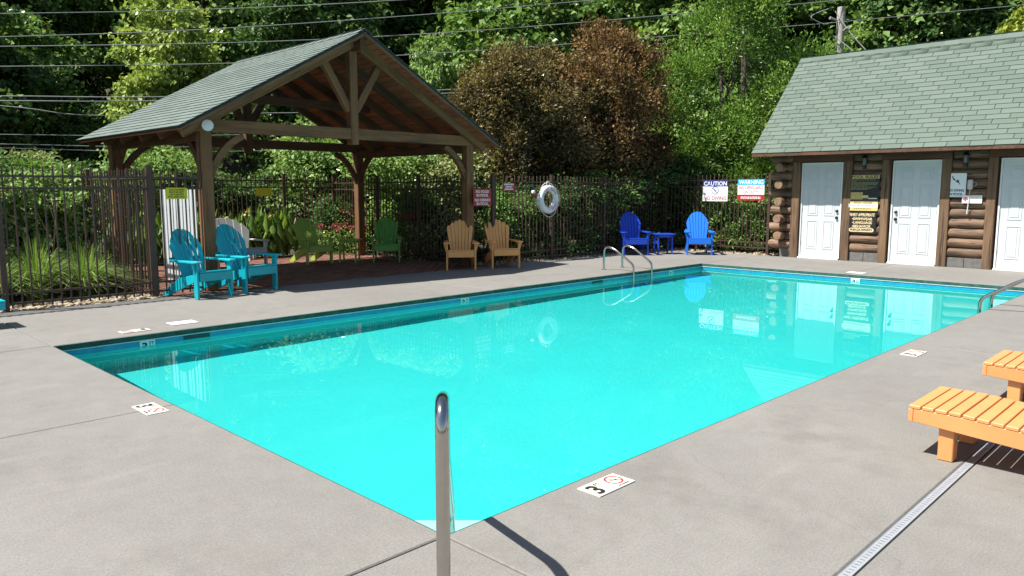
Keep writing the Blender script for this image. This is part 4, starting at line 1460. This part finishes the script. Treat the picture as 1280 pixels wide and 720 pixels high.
lounger('orange slatted sun lounger farther along, nearer the log building', 4.18, -1.13, 4.79)

# ------------------------------------------------------------------ steel rails and ladders
def smooth_path(pts, n=6):
    """round off the corners of a polyline"""
    out = [Vector(pts[0][:3])]
    for i in range(1, len(pts) - 1):
        p, a, b = Vector(pts[i][:3]), Vector(pts[i - 1][:3]), Vector(pts[i + 1][:3])
        r = pts[i][3]
        da, db = (a - p).normalized(), (b - p).normalized()
        q0, q1 = p + da * r, p + db * r
        for k in range(n + 1):
            t = k / n
            out.append(q0 * (1 - t) ** 2 + p * 2 * t * (1 - t) + q1 * t ** 2)
    out.append(Vector(pts[-1][:3]))
    return out
def ladder(label, loc, rz):
    """local: y = 0 is the pool edge, -y over the water, +y on the deck"""
    o = thing('pool_ladder', label, 'ladder', (loc[0], loc[1], 0), rz, 'steel pool ladders')
    for s in (-1, 1):
        x = s * 0.30
        path = smooth_path([(x, 0.63, 0.0, 0), (x, 0.63, 0.47, 0.13), (x, 0.38, 0.43, 0.12), (x, -0.075, 0.14, 0.08), (x, -0.09, -1.0, 0)], 8)
        MB().tube(path, 0.021, 10).build('rail', 'steel', o, 0, True)
        MB().lathe([(0.045, 0.002), (0.045, 0.012), (0.024, 0.022)], 14, (x, 0.63, 0)).build('base_flange', 'steel_dull', o, 0, True)
    for z in (-0.24, -0.50, -0.76):
        MB().box((-0.28, -0.145, z), (0.28, -0.06, z + 0.025)).build('tread', 'steel_dull', o, 0.004)
ladder('steel pool ladder in front of the royal blue chair', (10.05, PY, 0), 0.0)
ladder('steel pool ladder on the loungers side of the pool', (9.5, 0.0, 0), math.pi)
o = thing('corner_handrail', 'single stainless handrail over the steps in the pool corner', 'handrail', (-0.515, -0.60, 0))
path = smooth_path([(0, 0, 0, 0), (0, 0, 0.84, 0.13), (0.24, 0.275, 0.76, 0.10), (0.62, 0.715, 0.30, 0.06), (0.76, 0.85, -0.02, 0.05), (0.76, 0.85, -0.42, 0)], 10)
MB().tube(path, 0.0242, 16).build('rail', 'steel', o, 0, True)
MB().lathe([(0.055, 0.002), (0.055, 0.012), (0.028, 0.024)], 18).build('base_flange', 'steel_dull', o, 0, True)

# ------------------------------------------------------------------ utility pole and overhead wires
pp = px(1040, 238, 24.6)
o = thing('utility_pole', 'weathered grey utility pole rising behind the log building roof', 'utility pole', (pp[0], pp[1], ground_z(pp[0], pp[1]) - 0.3))
top = px(1040, 9, 24.6)[2] - o.location.z
MB().tube([(0, 0, 0), (0, 0, top * 0.5), (0, 0, top)], [0.15, 0.135, 0.12], 12).build('pole', 'pole', o, 0, True)
mb = MB()
for a, dz in ((0.5, 0.35), (2.6, 0.4), (4.1, 0.75)):
    mb = MB().tube([(0.14 * math.cos(a), 0.14 * math.sin(a), top - dz), (0.4 * math.cos(a), 0.4 * math.sin(a), top - dz + 0.06)], [0.03, 0.05], 7)
    mb.build('insulator', 'wire', o, 0, True)
def wire(label, pts, r=0.0105):
    P = [Vector(px(x, y, d)) for x, y, d in pts]
    fine = []
    for i in range(len(P) - 1):
        p0, p1, p2, p3 = P[max(i - 1, 0)], P[i], P[i + 1], P[min(i + 2, len(P) - 1)]
        for k in range(6):
            t = k / 6
            fine.append(0.5 * ((2 * p1) + (p2 - p0) * t + (2 * p0 - 5 * p1 + 4 * p2 - p3) * t * t + (3 * p1 - p0 - 3 * p2 + p3) * t ** 3))
    fine.append(P[-1])
    tag(MB().tube(fine, r, 6).build('overhead_wire', 'wire', None, 0, True), label, 'wire', 'overhead wires in front of the wooded hill')
WL = 'thin grey overhead wire strung above the pavilion roof towards the pole'
wire(WL, [(-300, 20, 20), (0, 17, 20.5), (250, 12, 22), (500, 0, 22.5), (800, -22, 24)])
wire(WL, [(-300, 52, 20), (0, 46, 20.5), (250, 37, 21.5), (520, 19, 22.7), (743, 0, 23.6), (900, -14, 24.1)])
wire(WL, [(-300, 61, 20), (0, 58, 20.5), (300, 53, 21.7), (520, 43, 22.7), (697, 30.5, 23.4), (922, 11, 24.1), (1040, 1, 24.4), (1400, -36, 26)])
wire(WL, [(-300, 85, 20), (0, 83, 20.5), (290, 79, 21.7), (520, 68, 22.7), (691, 56.5, 23.4), (1010, 31, 24.35), (1050, 27.5, 24.4), (1260, 8, 25.4), (1500, -14, 26.5)])
WL2 = 'low grey overhead cable passing behind the pavilion roof'
wire(WL2, [(-300, 121, 20), (0, 120, 20.5), (200, 121, 21.3), (550, 112.5, 22.8), (850, 98, 24)], 0.0124)
wire(WL2, [(-300, 127, 20), (0, 126, 20.5), (200, 126, 21.3), (550, 117, 22.8), (850, 103, 24)], 0.0161)
wire(WL2, [(-300, 112, 20), (0, 132, 20.5), (110, 144, 21), (280, 142, 22.5), (450, 140, 24)], 0.0112)
wire(WL2, [(-300, 166, 20), (0, 168, 20.5), (200, 170, 22), (400, 166, 24)], 0.0087)
wire(WL2, [(-300, 177, 20), (0, 180, 20.5), (200, 184, 22), (400, 181, 24)], 0.0087)
wire(WL2, [(-300, 182, 20), (0, 185, 20.5), (200, 190, 22), (400, 187, 24)], 0.0099)
WL3 = 'pale guy wire slanting down from the utility pole'
wire(WL3, [(1044, 14, 24.5), (1062, 40, 24.2), (1085, 66, 23.9), (1105, 92, 23.6)], 0.016)
wire(WL3, [(1042, 45, 24.5), (1062, 60, 24.2), (1085, 80, 23.9)], 0.013)
wire(WL3, [(1036, 11, 24.5), (1022, 16, 24.4), (1014, 22, 24.3), (1030, 30, 24.4), (1040, 28, 24.5)], 0.014)

# ------------------------------------------------------------------ foliage
def unit(a):
    return a / np.maximum(np.linalg.norm(a, axis=1, keepdims=True), 1e-6)
def leaves_mesh(name, C, D, Nn, l, w, lv, fold=0.18):
    """one folded two-triangle leaf at each centre"""
    n = len(C)
    D = unit(D)
    Nn = unit(Nn - D * (Nn * D).sum(1, keepdims=True))
    Sd = np.cross(D, Nn)
    l = np.broadcast_to(l, (n,))[:, None]
    w = np.broadcast_to(w, (n,))[:, None]
    v = np.empty((n, 4, 3))
    v[:, 0] = C - D * l * 0.5
    v[:, 1] = C + Sd * w * 0.5 + Nn * w * fold - D * l * 0.05
    v[:, 2] = C + D * l * 0.5 - Nn * l * 0.08
    v[:, 3] = C - Sd * w * 0.5 + Nn * w * fold - D * l * 0.05
    f = np.array([[0, 1, 2], [0, 2, 3]])
    faces = (f[None] + np.arange(n)[:, None, None] * 4).reshape(-1, 3)
    return quick_mesh(name, v.reshape(-1, 3), faces, np.repeat(lv, 4), None, False)

def crown(name, blobs, clumps, per, cr, leaf, ratio=0.6, seed=1, upness=0.55, droop=0.2, shell=(0.55, 1.05), stretch=(1, 1, 0.65)):
    g = np.random.default_rng(seed)
    bl = np.array(blobs, float)
    area = bl[:, 3] * bl[:, 4] + bl[:, 3] * bl[:, 5]
    which = g.choice(len(bl), clumps, p=area / area.sum())
    d = unit(g.normal(size=(clumps, 3)))
    d[:, 2] = np.where(d[:, 2] < -0.45, -d[:, 2], d[:, 2])
    r = shell[0] + (shell[1] - shell[0]) * g.random(clumps) ** 0.45
    cc = bl[which, :3] + d * r[:, None] * bl[which, 3:6]
    ci = np.repeat(np.arange(clumps), per)
    n = len(ci)
    size = cr * (0.6 + 0.8 * g.random(clumps))
    off = g.normal(size=(n, 3)) * np.array(stretch) * size[ci][:, None] * 0.55
    P = cc[ci] + off
    out = unit(off + 0.4 * d[ci])
    N = out * (1 - upness) + np.array([0, 0, upness]) + g.normal(size=(n, 3)) * 0.35
    D = unit(out + g.normal(size=(n, 3)) * 0.8)
    D[:, 2] -= droop
    tone = g.random(clumps)
    lv = np.clip(0.55 * tone[ci] + 0.45 * g.random(n), 0, 1)
    l = leaf * (0.65 + 0.7 * g.random(n))
    me = leaves_mesh(name, P, D, N, l, l * ratio, lv)
    return me, cc

def trunk_mesh(name, h, r, targets, seed, lean=0.15, stems=1):
    """tapered trunk with limbs reaching into the crown"""
    g = random.Random(seed)
    mb = MB()
    for s in range(stems):
        a = 6.28 * s / max(1, stems) + g.random()
        sp = 0.0 if stems == 1 else 0.12 + 0.08 * g.random()
        pts, rs = [], []
        for k in range(6):
            t = k / 5
            pts.append((math.cos(a) * sp * (1 + 4 * t) + lean * t * math.sin(s + seed), math.sin(a) * sp * (1 + 4 * t) + lean * t * math.cos(seed), -0.3 + t * (h + 0.3)))
            rs.append(r * (1.25 if k == 0 else 1 - 0.75 * t))
        mb.tube(pts, rs, 8)
        base = [Vector(p) for p in pts]
        mine = targets[s::stems]
        for q in mine:
            q = Vector(q)
            zz = min(max(q.z * g.uniform(0.35, 0.7), h * 0.2), h * 0.95)
            i = min(4, int((zz + 0.3) / (h + 0.3) * 5))
            t = (zz - base[i].z) / max(1e-3, base[i + 1].z - base[i].z)
            st = base[i].lerp(base[i + 1], max(0, min(1, t)))
            mid = st.lerp(q, 0.55) + Vector((g.uniform(-.2, .2), g.uniform(-.2, .2), 0.12 * (q - st).length))
            mb.tube([st, mid, q], [r * 0.33, r * 0.2, r * 0.06], 5, False)
    return mb.mesh(name, 0, True)

TM = {}
def variant(key, blobs, clumps, per, cr, leaf, ratio, seed, trunk_h, trunk_r, limbs=26, bark='bark', stems=1, **kw):
    me, cc = crown(key + '_crown', blobs, clumps, per, cr, leaf, ratio, seed, **kw)
    idx = np.random.default_rng(seed + 5).choice(len(cc), min(limbs, len(cc)), replace=False)
    tm = trunk_mesh(key + '_trunk', trunk_h, trunk_r, [tuple(cc[i]) for i in idx], seed, stems=stems)
    tm.materials.append(M[bark])
    me.materials.append(LEAF['mid'])
    TM[key] = (me, tm)

def lobes(seed, n, z0, z1, r, lobe):
    g = random.Random(seed)
    out = []
    for k in range(n):
        t = (k + 0.5) / n
        z = z0 + (z1 - z0) * t
        env = r * math.sin(math.pi * min(1, 0.18 + 0.80 * t)) ** 0.7
        a = k * 2.4 + g.random()
        rr = env * g.uniform(0.35, 0.75)
        s = lobe * g.uniform(0.75, 1.2) * (0.65 if t > 0.85 else 1)
        out.append((rr * math.cos(a), rr * math.sin(a), z, s, s, s * g.uniform(0.7, 0.95)))
    return out
variant('maple', lobes(3, 15, 2.0, 8.5, 3.3, 1.15), 260, 120, 0.5, 0.215, 0.78, 11, 6.8, 0.16, 34, stretch=(1, 1, 0.55))
variant('forest', lobes(5, 20, 1.6, 13.4, 4.3, 1.45), 320, 115, 0.66, 0.275, 0.68, 21, 11.5, 0.24, 34, stretch=(1, 1, 0.5))
variant('forest_b', lobes(9, 19, 1.2, 12.4, 4.7, 1.55), 330, 112, 0.64, 0.265, 0.68, 31, 10.5, 0.26, 34, stretch=(1, 1, 0.5))
variant('plum', lobes(12, 24, 1.5, 5.6, 1.7, 0.55), 400, 105, 0.33, 0.088, 0.62, 41, 4.6, 0.11, 40, stems=3, stretch=(0.75, 0.75, 1.05), droop=-0.35, shell=(0.35, 1.45))
variant('plum_b', lobes(15, 24, 1.5, 5.5, 1.8, 0.58), 420, 105, 0.33, 0.088, 0.62, 43, 4.5, 0.11, 40, stems=3, stretch=(0.75, 0.75, 1.05), droop=-0.35, shell=(0.35, 1.45))
variant('willow', lobes(17, 24, 1.4, 9.8, 2.7, 0.85), 470, 100, 0.5, 0.12, 0.38, 51, 8.6, 0.12, 26, stems=2, stretch=(0.65, 0.65, 1.25), droop=-0.6)
variant('shrub', lobes(19, 8, 0.35, 1.9, 0.75, 0.52), 150, 60, 0.26, 0.085, 0.6, 61, 1.5, 0.035, 22, stems=4)
variant('shrub_b', lobes(23, 10, 0.4, 2.1, 0.95, 0.42), 120, 55, 0.22, 0.095, 0.6, 63, 1.7, 0.03, 22, 'bark_pale', stems=4)
variant('laurel', lobes(27, 8, 0.35, 1.7, 0.6, 0.5), 150, 42, 0.26, 0.125, 0.42, 71, 1.4, 0.035, 20, stems=4, droop=-0.25)

def plant(name, key, mat, loc, height, base_h, label, cat, group=None, rz=None, wide=1.0):
    me, tm = TM[key]
    s = height / base_h
    z = ground_z(loc[0], loc[1]) if loc[2] is None else loc[2]
    o = thing(name, label, cat, (loc[0], loc[1], z), RND.uniform(0, 6.28) if rz is None else rz, group)
    o.scale = (s * wide, s * wide, s)
    link('trunk' if 'tree' in name else 'stems', tm, o)
    c = link('crown' if 'tree' in name else 'foliage', me, o)
    c.material_slots[0].link = 'OBJECT'
    c.material_slots[0].material = LEAF[mat]
    return o
def at(pxx, d):
    p = px(pxx, 238, d)
    return (p[0], p[1], None)
HT = dict(maple=9.2, forest=14.6, forest_b=13.8, plum=6.0, plum_b=5.9, willow=10.6, shrub=2.35, shrub_b=2.4, laurel=2.1)
def T(key, mat, pxx, d, h, label, group=None, wide=1.0, rz=None):
    plant({'plum': 'copper_tree', 'plum_b': 'copper_tree', 'willow': 'upright_tree', 'maple': 'maple_tree'}.get(key, 'forest_tree'), key, mat, at(pxx, d), h, HT[key], label, 'tree', group, rz, wide)
T('maple', 'maple', 222, 24.6, 7.7, 'bright yellow green maple behind the pavilion roof', wide=0.80, rz=0.6)
T('maple', 'mid', 20, 26.5, 7.6, 'mid green leafy tree left of the bright maple, crossed by wires', rz=2.2)
T('maple', 'dark', 120, 26.5, 4.6, 'short dark tree below the wires beside the bright maple', rz=4.0, wide=0.9)
T('maple', 'dark', -70, 24.0, 8.5, 'dark leafy tree at the edge of the yard past the fence corner', rz=1.1)
T('maple', 'pale', 545, 25.5, 6.6, 'pale green tree between the pavilion peak and the copper tree', wide=0.6, rz=0.2)
T('forest_b', 'dark', 400, 28.0, 10.5, 'dark green tree behind the pavilion ridge', rz=1.0)
T('maple', 'mid', 655, 27.0, 9.5, 'mid green tree rising above the two copper trees', rz=3.0)
T('plum', 'plum2', 634, 19.2, 5.2, 'smaller olive brown copper leaved tree nearer the pavilion', wide=1.1, rz=0.4)
T('plum_b', 'plum', 757, 20.8, 6.05, 'taller reddish copper leaved tree beside the upright green tree', wide=0.98, rz=1.9)
T('plum_b', 'plum2', 694, 20.6, 5.3, 'olive brown copper leaved tree between the two others', wide=1.1, rz=2.9)
T('willow', 'willow', 915, 22.6, 9.2, 'tall fresh green upright tree beside the log building gable', wide=1.1, rz=0.9)
T('maple', 'mid', 985, 27.5, 6.0, 'low green tree squeezed behind the log building gable', wide=0.7)
T('forest', 'dark', 1150, 31.0, 11.0, 'dark green tree behind the log building ridge', wide=1.0)
T('maple', 'mid', 1085, 30.5, 7.0, 'green tree just behind the utility pole', wide=0.9)
T('maple', 'yellow', 1275, 27.5, 8.0, 'yellow green tree above the far end of the log building roof', wide=0.75, rz=0.5)
T('forest_b', 'mid', 1400, 27.0, 10.0, 'mid green tree beyond the far end of the log building')
G1 = 'trees massed on the wooded hillside'
for i in range(15):
    T(('forest', 'forest_b')[i % 2], ('mid', 'pale', 'dark', 'mid')[i % 4], -190 + i * 118 + RND.uniform(-25, 25), RND.uniform(32, 36), RND.uniform(12, 14.5), 'dark green tree in the lower rank of the wooded hillside', G1, RND.uniform(0.9, 1.15))
for i in range(13):
    T(('forest_b', 'forest')[i % 2], ('mid', 'dark', 'pale')[i % 3], -160 + i * 135 + RND.uniform(-25, 25), RND.uniform(42, 47), RND.uniform(13, 16), 'dark green tree high up the wooded hillside', G1, RND.uniform(1.0, 1.2))
for i in range(13):
    T(('forest_b', 'forest')[i % 2], 'dark', -200 + i * 140 + RND.uniform(-25, 25), RND.uniform(53, 58), RND.uniform(14, 16), 'dark green tree near the crest of the wooded hillside', G1, RND.uniform(1.2, 1.4))
# trees past the picture's edges keep the wood going round the yard
for (d, lat, m_) in ((17, -19, 'mid'), (24, -24, 'dark'), (30, -30, 'dark'), (10, -22, 'dark'), (26, 26, 'dark'), (20, 27, 'mid'), (33, 34, 'dark'), (40, -38, 'dark')):
    p = dl(d, lat)
    plant('forest_tree', RND.choice(('forest', 'forest_b')), m_, (p[0], p[1], None), RND.uniform(10, 13), 14, 'tall tree past the ends of the pool yard', 'tree', 'trees past the ends of the yard')

# shrubs behind the fence
def Sh(key, mat, pxx, d, h, label, group, wide=1.0):
    plant('shrub', key, mat, at(pxx, d), h, HT[key], label, 'shrub', group, None, wide)
GS = 'shrubs behind the fence'
for (q, d, h, m_, lab) in (
    (-45, 13.8, 2.2, 'mid', 'loose leafy shrub behind the lone turquoise chair'),
    (100, 18.5, 2.4, 'dark', 'dark shrub deep behind the ornamental grass'),
    (40, 18.5, 2.6, 'pale', 'round pale green shrub topping the grass bed'),
    (150, 17.5, 2.4, 'mid', 'mid green shrub against the pavilion back post')):
    Sh('shrub_b', m_, q, d, h, lab, GS, 1.05)
for (q, d, h, m_, lab) in (
    (188, 19.5, 3.0, 'pale', 'pale shrub seen between the two posts on the fence side of the pavilion'),
    (235, 20.5, 2.7, 'mid', 'mid green shrub behind the white slatted panel'),
    (290, 21.0, 2.0, 'dark', 'dark low shrub behind the white bench'),
    (335, 21.5, 2.2, 'dark', 'dark shrub behind the faded yellow fence sign'),
    (392, 21.6, 3.6, 'pale', 'tall pale sunlit shrub behind the lime green chair'),
    (436, 21.6, 3.0, 'mid', 'mid green shrub behind the bright red flowers'),
    (500, 20.0, 3.0, 'pale', 'pale sunlit shrub behind the dark green chair'),
    (548, 19.4, 3.1, 'pale', 'pale shrub filling the pavilion opening above the tan chairs'),
    (590, 18.4, 2.6, 'variegated', 'variegated shrub behind the no food sign'),
    (470, 22.5, 3.6, 'mid', 'tall mid green shrub behind the pavilion corner post'),
    (412, 19.8, 1.5, 'dark', 'low dark shrub below the pale one behind the lime chair'),
    (525, 18.6, 1.7, 'dark', 'low dark shrub behind the red flowers near the green chair')):
    Sh('shrub', m_, q, d, h, lab, GS, 1.1)
for (q, d, h, m_, lab) in (
    (632, 17.6, 1.8, 'mid', 'green shrub behind the small red fence sign'),
    (668, 18.0, 1.8, 'dark', 'dark shaded shrub behind the rescue light'),
    (706, 18.6, 2.0, 'dark', 'dark shaded shrub behind the life ring'),
    (742, 19.6, 2.2, 'mid', 'shaded shrub with light green sprigs past the life ring'),
    (775, 20.6, 2.4, 'dark', 'dark shaded shrub behind the royal blue chair'),
    (812, 21.4, 2.6, 'dark', 'dark shaded shrub behind the royal blue side table'),
    (850, 22.2, 2.8, 'dark', 'dark shaded shrub behind the bright blue chair'),
    (885, 23.0, 2.9, 'dark', 'dark shaded shrub behind the laurel and the caution sign'),
    (930, 23.5, 2.9, 'mid', 'green shrub behind the laurel and the warning sign'),
    (725, 21.5, 2.6, 'dark', 'dark shrub hidden under the taller copper tree'),
    (660, 20.5, 2.4, 'dark', 'dark shrub hidden under the smaller copper tree'),
    (955, 24.5, 3.0, 'dark', 'dark shrub at the back corner of the log building')):
    Sh('shrub', m_, q, d, h, lab, GS, 1.15)
for (x, y, h) in ((16.1, 7.7, 1.6), (16.15, 7.05, 1.5), (16.1, 6.45, 1.5), (16.6, 8.3, 1.9), (16.5, 7.2, 1.9)):
    plant('laurel_shrub', 'laurel', 'laurel', (x, y, 0.0), h, HT['laurel'], 'glossy laurel shrub behind the caution and warning signs', 'shrub', 'laurel shrubs behind the signs')

# grasses, cannas, flowers
def blades(name, n, h, spread, w, seed, arch=0.5):
    g = np.random.default_rng(seed)
    k = 5
    a = g.random(n) * 2 * np.pi
    out = np.c_[np.cos(a), np.sin(a)]
    hh = h * (0.55 + 0.5 * g.random(n))
    rr = spread * g.random(n)
    root = out * (0.12 * g.random(n))[:, None]
    V = np.empty((n, k * 2, 3))
    sd = np.c_[-out[:, 1], out[:, 0]]
    for i in range(k):
        t = i / (k - 1)
        hor = rr * (t ** 1.7)
        z = hh * (t - arch * t ** 3 * (rr / max(spread, 1e-3)))
        ww = w * (1 - t) ** 0.6 * 0.5 + 0.0008
        c = np.c_[root + out * hor[:, None], z]
        V[:, 2 * i, :2] = c[:, :2] + sd * ww; V[:, 2 * i, 2] = c[:, 2]
        V[:, 2 * i + 1, :2] = c[:, :2] - sd * ww; V[:, 2 * i + 1, 2] = c[:, 2]
    F = np.array([[2 * i, 2 * i + 1, 2 * i + 3, 2 * i + 2] for i in range(k - 1)])
    faces = (F[None] + np.arange(n)[:, None, None] * (k * 2)).reshape(-1, 4)
    return quick_mesh(name, V.reshape(-1, 3), faces, np.repeat(g.random(n), k * 2), None, False)
GB = blades('grass_blades', 560, 1.0, 0.95, 0.013, 5, 0.72)
GB.materials.append(LEAF['grass'])
for (x, y, h, m_, lab) in (
    (1.2, 11.3, 2.0, 'pale', 'pale stemmed light green shrub just behind the grass clumps'),
    (0.35, 11.3, 2.1, 'variegated', 'cream and green variegated shrub with pale stems behind the grass'),
    (1.55, 11.9, 2.2, 'mid', 'mid green shrub beside the pavilion side fence'),
    (-0.5, 11.2, 2.1, 'pale', 'mid green pale stemmed shrub behind the fence corner post'),
    (0.8, 12.2, 2.4, 'dark', 'dark shrub behind the pale stemmed ones'),
    (-0.2, 12.2, 2.5, 'mid', 'taller mid green shrub behind the variegated one'),
    (1.6, 13.2, 2.4, 'variegated', 'variegated shrub near the back of the pavilion side fence')):
    plant('shrub', 'shrub_b', m_, (x, y, -0.05), h, HT['shrub_b'], lab, 'shrub', GS, None, 1.0)
for (x, y, s) in ((0.25, 9.85, 1.0), (0.85, 10.0, 1.1), (1.45, 9.95, 0.95), (-0.45, 9.9, 1.0), (1.75, 10.5, 0.9), (0.6, 10.9, 1.1), (-1.2, 10.0, 1.0)):
    o = tag(link('ornamental_grass', GB), 'arching clump of green ornamental grass behind the gravel strip', 'grass clump', 'ornamental grass clumps')
    o.location = (x, y, -0.05)
    o.scale = (s, s, s * 0.95)
    o.rotation_euler = (0, 0, RND.uniform(0, 6.28))
def canna(seed):
    g = np.random.default_rng(seed)
    n = 34
    C = np.c_[g.normal(size=(n, 2)) * 0.16, 0.15 + 0.75 * g.random(n)]
    a = g.random(n) * 6.28
    D = np.c_[0.45 * np.cos(a), 0.45 * np.sin(a), np.ones(n)]
    N = np.c_[np.cos(a), np.sin(a), 0.5 * np.ones(n)]
    me = leaves_mesh('canna_leaves', C, D, N, 0.30 + 0.28 * g.random(n), 0.10 + 0.05 * g.random(n), g.random(n), 0.22)
    me.materials.append(LEAF['canna'])
    return me
CM = [canna(1), canna(2), canna(3)]
FLm = []
for sd in (4, 5):
    g = np.random.default_rng(sd)
    n = 10
    C = np.c_[g.normal(size=(n, 2)) * 0.04, 1.0 + 0.04 * g.normal(size=n)]
    FLm.append(leaves_mesh('petals', C, g.normal(size=(n, 3)), g.normal(size=(n, 3)), 0.075, 0.055, g.random(n)))
for k in range(22):
    x = 3.3 + k * 0.18 + RND.uniform(-0.08, 0.08)
    y = 14.12 + RND.uniform(-0.15, 0.15)
    o = thing('canna_plant', 'broad leaved canna growing along the fence behind the pavilion', 'plant', (x, y, -0.02), RND.uniform(0, 6.28), 'cannas along the back fence')
    s = RND.uniform(0.85, 1.15)
    o.scale = (s, s, s)
    link('leaves', CM[k % 3], o)
    if k % 3 == 1:
        f = link('flower', FLm[k % 2], o, LEAF['petal'])
def flower_bush(label, x, y, h, mat, n, spread, lf='mid'):
    g = np.random.default_rng(int(x * 100))
    o = thing('flower_bush', label, 'flowers', (x, y, -0.02), 0)
    m1 = 500
    C = np.c_[g.normal(size=(m1, 2)) * spread * 0.8, h * 0.85 * g.random(m1)]
    me = leaves_mesh('foliage', C, g.normal(size=(m1, 3)), g.normal(size=(m1, 3)) + np.array([0, 0, 1]), 0.10, 0.045, g.random(m1))
    link('foliage', me, o, LEAF[lf])
    for q in range(n):
        cx, cy = g.normal(size=2) * spread * 0.7
        cz = h * (0.85 + 0.2 * g.random())
        k = 26
        d = unit(g.normal(size=(k, 3)))
        me = leaves_mesh('flower', np.array([cx, cy, cz]) + d * 0.055, d, d + 0.3 * g.normal(size=(k, 3)), 0.07, 0.05, g.random(k))
        link('flower', me, o, LEAF[mat])
p = px(425, 276, 19.4); flower_bush('bush of bright red flowers beyond the pavilion back post', p[0], p[1], 1.0, 'red', 9, 0.26)
p = px(440, 288, 18.95); flower_bush('bush of dusky pink flowers below the red ones', p[0], p[1], 0.72, 'pink', 14, 0.42)
p = px(405, 292, 19.0); flower_bush('dusky pink flowers beside the lime green chair', p[0], p[1], 0.7, 'pink', 8, 0.35)
p = px(512, 272, 17.9); flower_bush('red flowers beyond the dark green chair', p[0], p[1], 1.0, 'red', 7, 0.22)
p = px(530, 285, 17.6); flower_bush('pale grassy flower clump behind the tan chair', p[0], p[1], 0.9, 'pink', 3, 0.3, 'variegated')
for (x, y, s) in ((15.75, 6.75, 0.30), (15.2, 8.75, 0.3), (15.7, 7.3, 0.28)):
    o = tag(link('weed_tuft', GB), 'small weedy grass tuft at the foot of the signed fence', 'grass clump', 'weed tufts by the fence')
    o.location = (x, y, 0.0)
    o.scale = (s, s, s)
